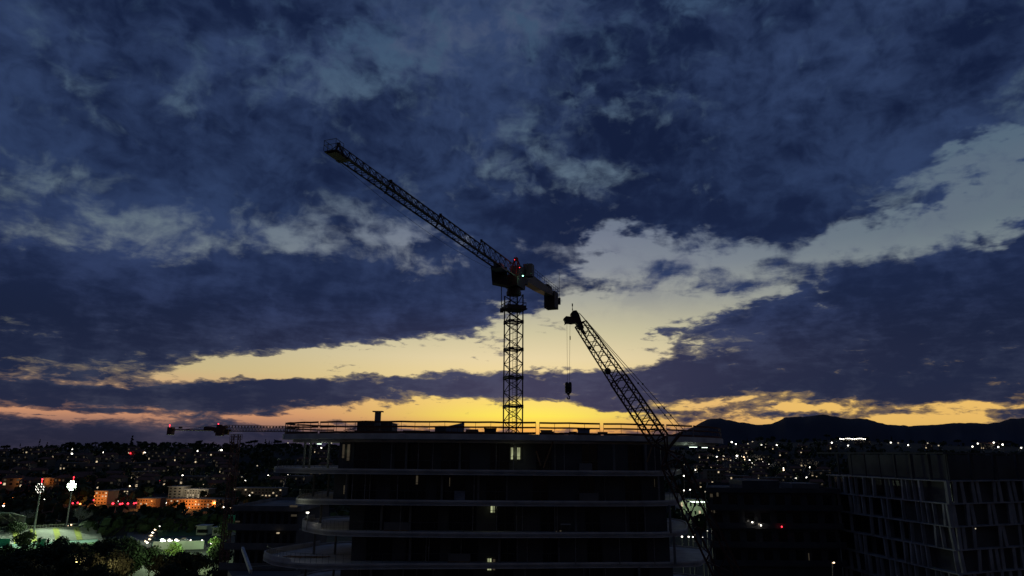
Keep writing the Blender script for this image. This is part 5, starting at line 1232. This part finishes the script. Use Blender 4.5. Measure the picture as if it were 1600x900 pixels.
for i, (px, py, sc_, lab) in enumerate(near):
    g = atz(px, py+(0 if py < 850 else (8 if i < 2 else 30)), 0); plant(T_big[i % 3], g, i*1.3, sc_*1.05, lab, 'tree')
nr2 = random.Random(77)
for i in range(34):
    px, py = nr2.uniform(-20, 350), nr2.uniform(905, 975)
    if i > 22: px, py = nr2.uniform(75, 215), nr2.uniform(895, 920)
    plant(T_big[i % 3], atz(px, py, 0), nr2.uniform(0, 6), nr2.uniform(.8, 1.15), 'dark leafy tree in the unlit mass of crowns at the bottom left', 'tree', 'trees massed at the bottom left')
bush = tree_proto('bush', 3.0, 3.4, .2, 1500, .26, 14, 'round', 40)
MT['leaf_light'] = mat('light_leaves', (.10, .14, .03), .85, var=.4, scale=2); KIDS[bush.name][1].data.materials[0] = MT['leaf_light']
plant(bush, atz(334, 868, 0), 0, 1.5, 'yellow-green bush brightly lit under the white lamp post', 'bush'); plant(bush, atz(270, 872, 0), 1, 1.3, 'pale lit bush in front of the court wall', 'bush')
# bare pale trees by the stadium
def bare(px, py, h_, lab, seed):
    g = atz(px, py, 0); rg = random.Random(seed); s = MB()
    def grow(p, d, L_, r_, lv):
        q = p+d*L_; s.tube(p, q, r_, r_*.6, n=5)
        if lv == 0: return
        for i in range(4 if lv > 1 else 3): nd = (d+V(rg.gauss(0, .45), rg.gauss(0, .45), rg.gauss(.1, .25))).normalized(); grow(q, nd, L_*rg.uniform(.55, .8), r_*.6, lv-1)
    grow(g, V(0, 0, 1), h_*.3, .22, 5); tag(s.build('bare_tree', MT['stand']), lab, 'tree')
bare(35, 832, 11, 'pale leafless tree between the left stand roof and the side-on floodlight mast', 1); bare(120, 834, 12, 'large pale leafless tree right of the brightest floodlight mast', 2); bare(128, 876, 7, 'leafless tree near the car lights at the bottom left', 4)
bare(1075, 822, 7, 'small leafless tree glimpsed on the lit ground past the right slab ends', 3)
# palms
def palm(px, pyt, pyb, lab, seed):
    g = atz(px, pyb, 0); rg = random.Random(seed); tz = at(px, pyt+5, g.y).z; t = empty('palm_tree', tuple(g), lab, 'palm'); s = MB()
    for i in range(6): s.tube(g+V(.05*i, 0, tz*i/6), g+V(.05*(i+1), 0, tz*(i+1)/6), .3-.02*i, .27-.02*i, n=8)
    s.build('trunk', MT['bark'], t); s = MB(); c = g+V(.3, 0, tz)
    for i in range(34):
        a = rg.uniform(0, 6.283); e0 = rg.uniform(-.5, 1.3); L_ = rg.uniform(1.7, 2.5); prev = c; 
        for j in range(4):
            e = e0-j*.42; q = prev+V(math.cos(a)*math.cos(e), math.sin(a)*math.cos(e), math.sin(e))*L_/4; sd = V(-math.sin(a), math.cos(a), 0)*(.32 if j < 2 else .22)*(1-.2*j)
            s.add([prev-sd, prev+sd, q+sd*.7, q-sd*.7], [(0, 1, 2, 3)]); prev = q
    s.build('crown', MT['leaf2'], t)
palm(92, 837, 855, 'palm with a round fan crown against the lit grandstand, the rightmost palm', 1); palm(71.5, 842, 860, 'palm in the middle, in front of the green screen', 2); palm(58, 839, 858, 'palm close to the side-on floodlight mast', 3); palm(50, 845, 861, 'shorter palm just left of the side-on floodlight mast', 4)
# green banners lit behind the palms
for px0, px1, lab in ((56, 70, 'bright green screen behind the palms'), (-4, 14, 'green screen at the left edge beside the pitch')):
    a, b = atz(px0, 856, 0), atz(px1, 856, 0); t = empty('screen', tuple(a), lab, 'screen'); s = MB(); s.b2((a.x, a.y, .3), (b.x, a.y+.1, 3.2)); s.build('netting', MT['teal'], t)
    for xx in (a.x, b.x): s = MB(); s.bar((xx, a.y+.17, 0), (xx, a.y+.17, 3.4), .1); s.build('post', MT['galv'], t)
# cars
def car_proto(m):
    t = empty('car', (0, 0, 0)); s = MB(); prof = [(-2.15, .35), (2.15, .35), (2.2, .75), (1.95, .88), (1.1, .95), (.45, 1.42), (-1.0, 1.44), (-1.75, .98), (-2.2, .9)]
    slice_(s, prof, -.86, .86); s.build('body', m, t)
    s = MB(); slice_(s, [(.98, .98), (.42, 1.38), (-.95, 1.40), (-1.55, 1.0)], -.868, .868); s.build('window', MT['glass'], t)
    for x_ in (-1.35, 1.35):
        for y_ in (-.8, .8): s = MB(); s.tube((x_, y_-.11, .33), (x_, y_+.11, .33), .33, n=14); s.build('wheel', MT['tyre'], t)
    for y_ in (-.62, .62):
        s = MB(); s.box((2.2, y_, .68), (.08, .34, .16)); s.ball((2.25, y_, .68), .14, 6, 4); s.build('headlight', E['white'], t)
        s = MB(); s.box((-2.2, y_, .72), (.08, .34, .16)); s.ball((-2.25, y_, .72), .16, 6, 4); s.build('tail_light', E['red'], t)
    return reg(t)
cw, cd_ = car_proto(MT['car_w']), car_proto(MT['car_d'])
cars = [(cd_, 72, 868.5, 95, 'dark car with red tail lights seen from behind, near the palms'), (cw, 109, 860.5, -80, 'white car with bright headlights right of the palms'), (cd_, 116, 870, -65, 'dark car with warm headlights between the palms and the round trees'), (cd_, 144, 875.5, 100, 'dark car with red tail lights at the bottom, second from the left'), (cw, 152, 876.5, -75, 'white car following beside the dark car with red lights'), (cd_, 149, 881.5, -70, 'dark car with headlights nearest the bottom edge'),
 (cw, 203, 894, -80, 'white car under the unlit lamp post at the bottom'), (cd_, 207, 890, -80, 'dark car beside the white one under the unlit lamp post'), (cd_, 349, 890, -85, 'dark car with headlights beside the podium drums'), (cw, 288, 847, 10, 'white car parked beside the lit court')]
cu = {}
for P, px, py, rz, lab in cars:
    g = atz(px, py, .16)+V(0, 0, .16-.16)
    if P.name not in cu: cu[P.name] = 1; o = P; o.location = g; o.rotation_euler = (0, 0, R(rz))
    else: o = copy_tree(P, None, g, R(rz))
    tag(o, lab, 'car')
# lamp labels that are lights, not things
for o in LIGHTS:
    if 'label' in o: del o['label']
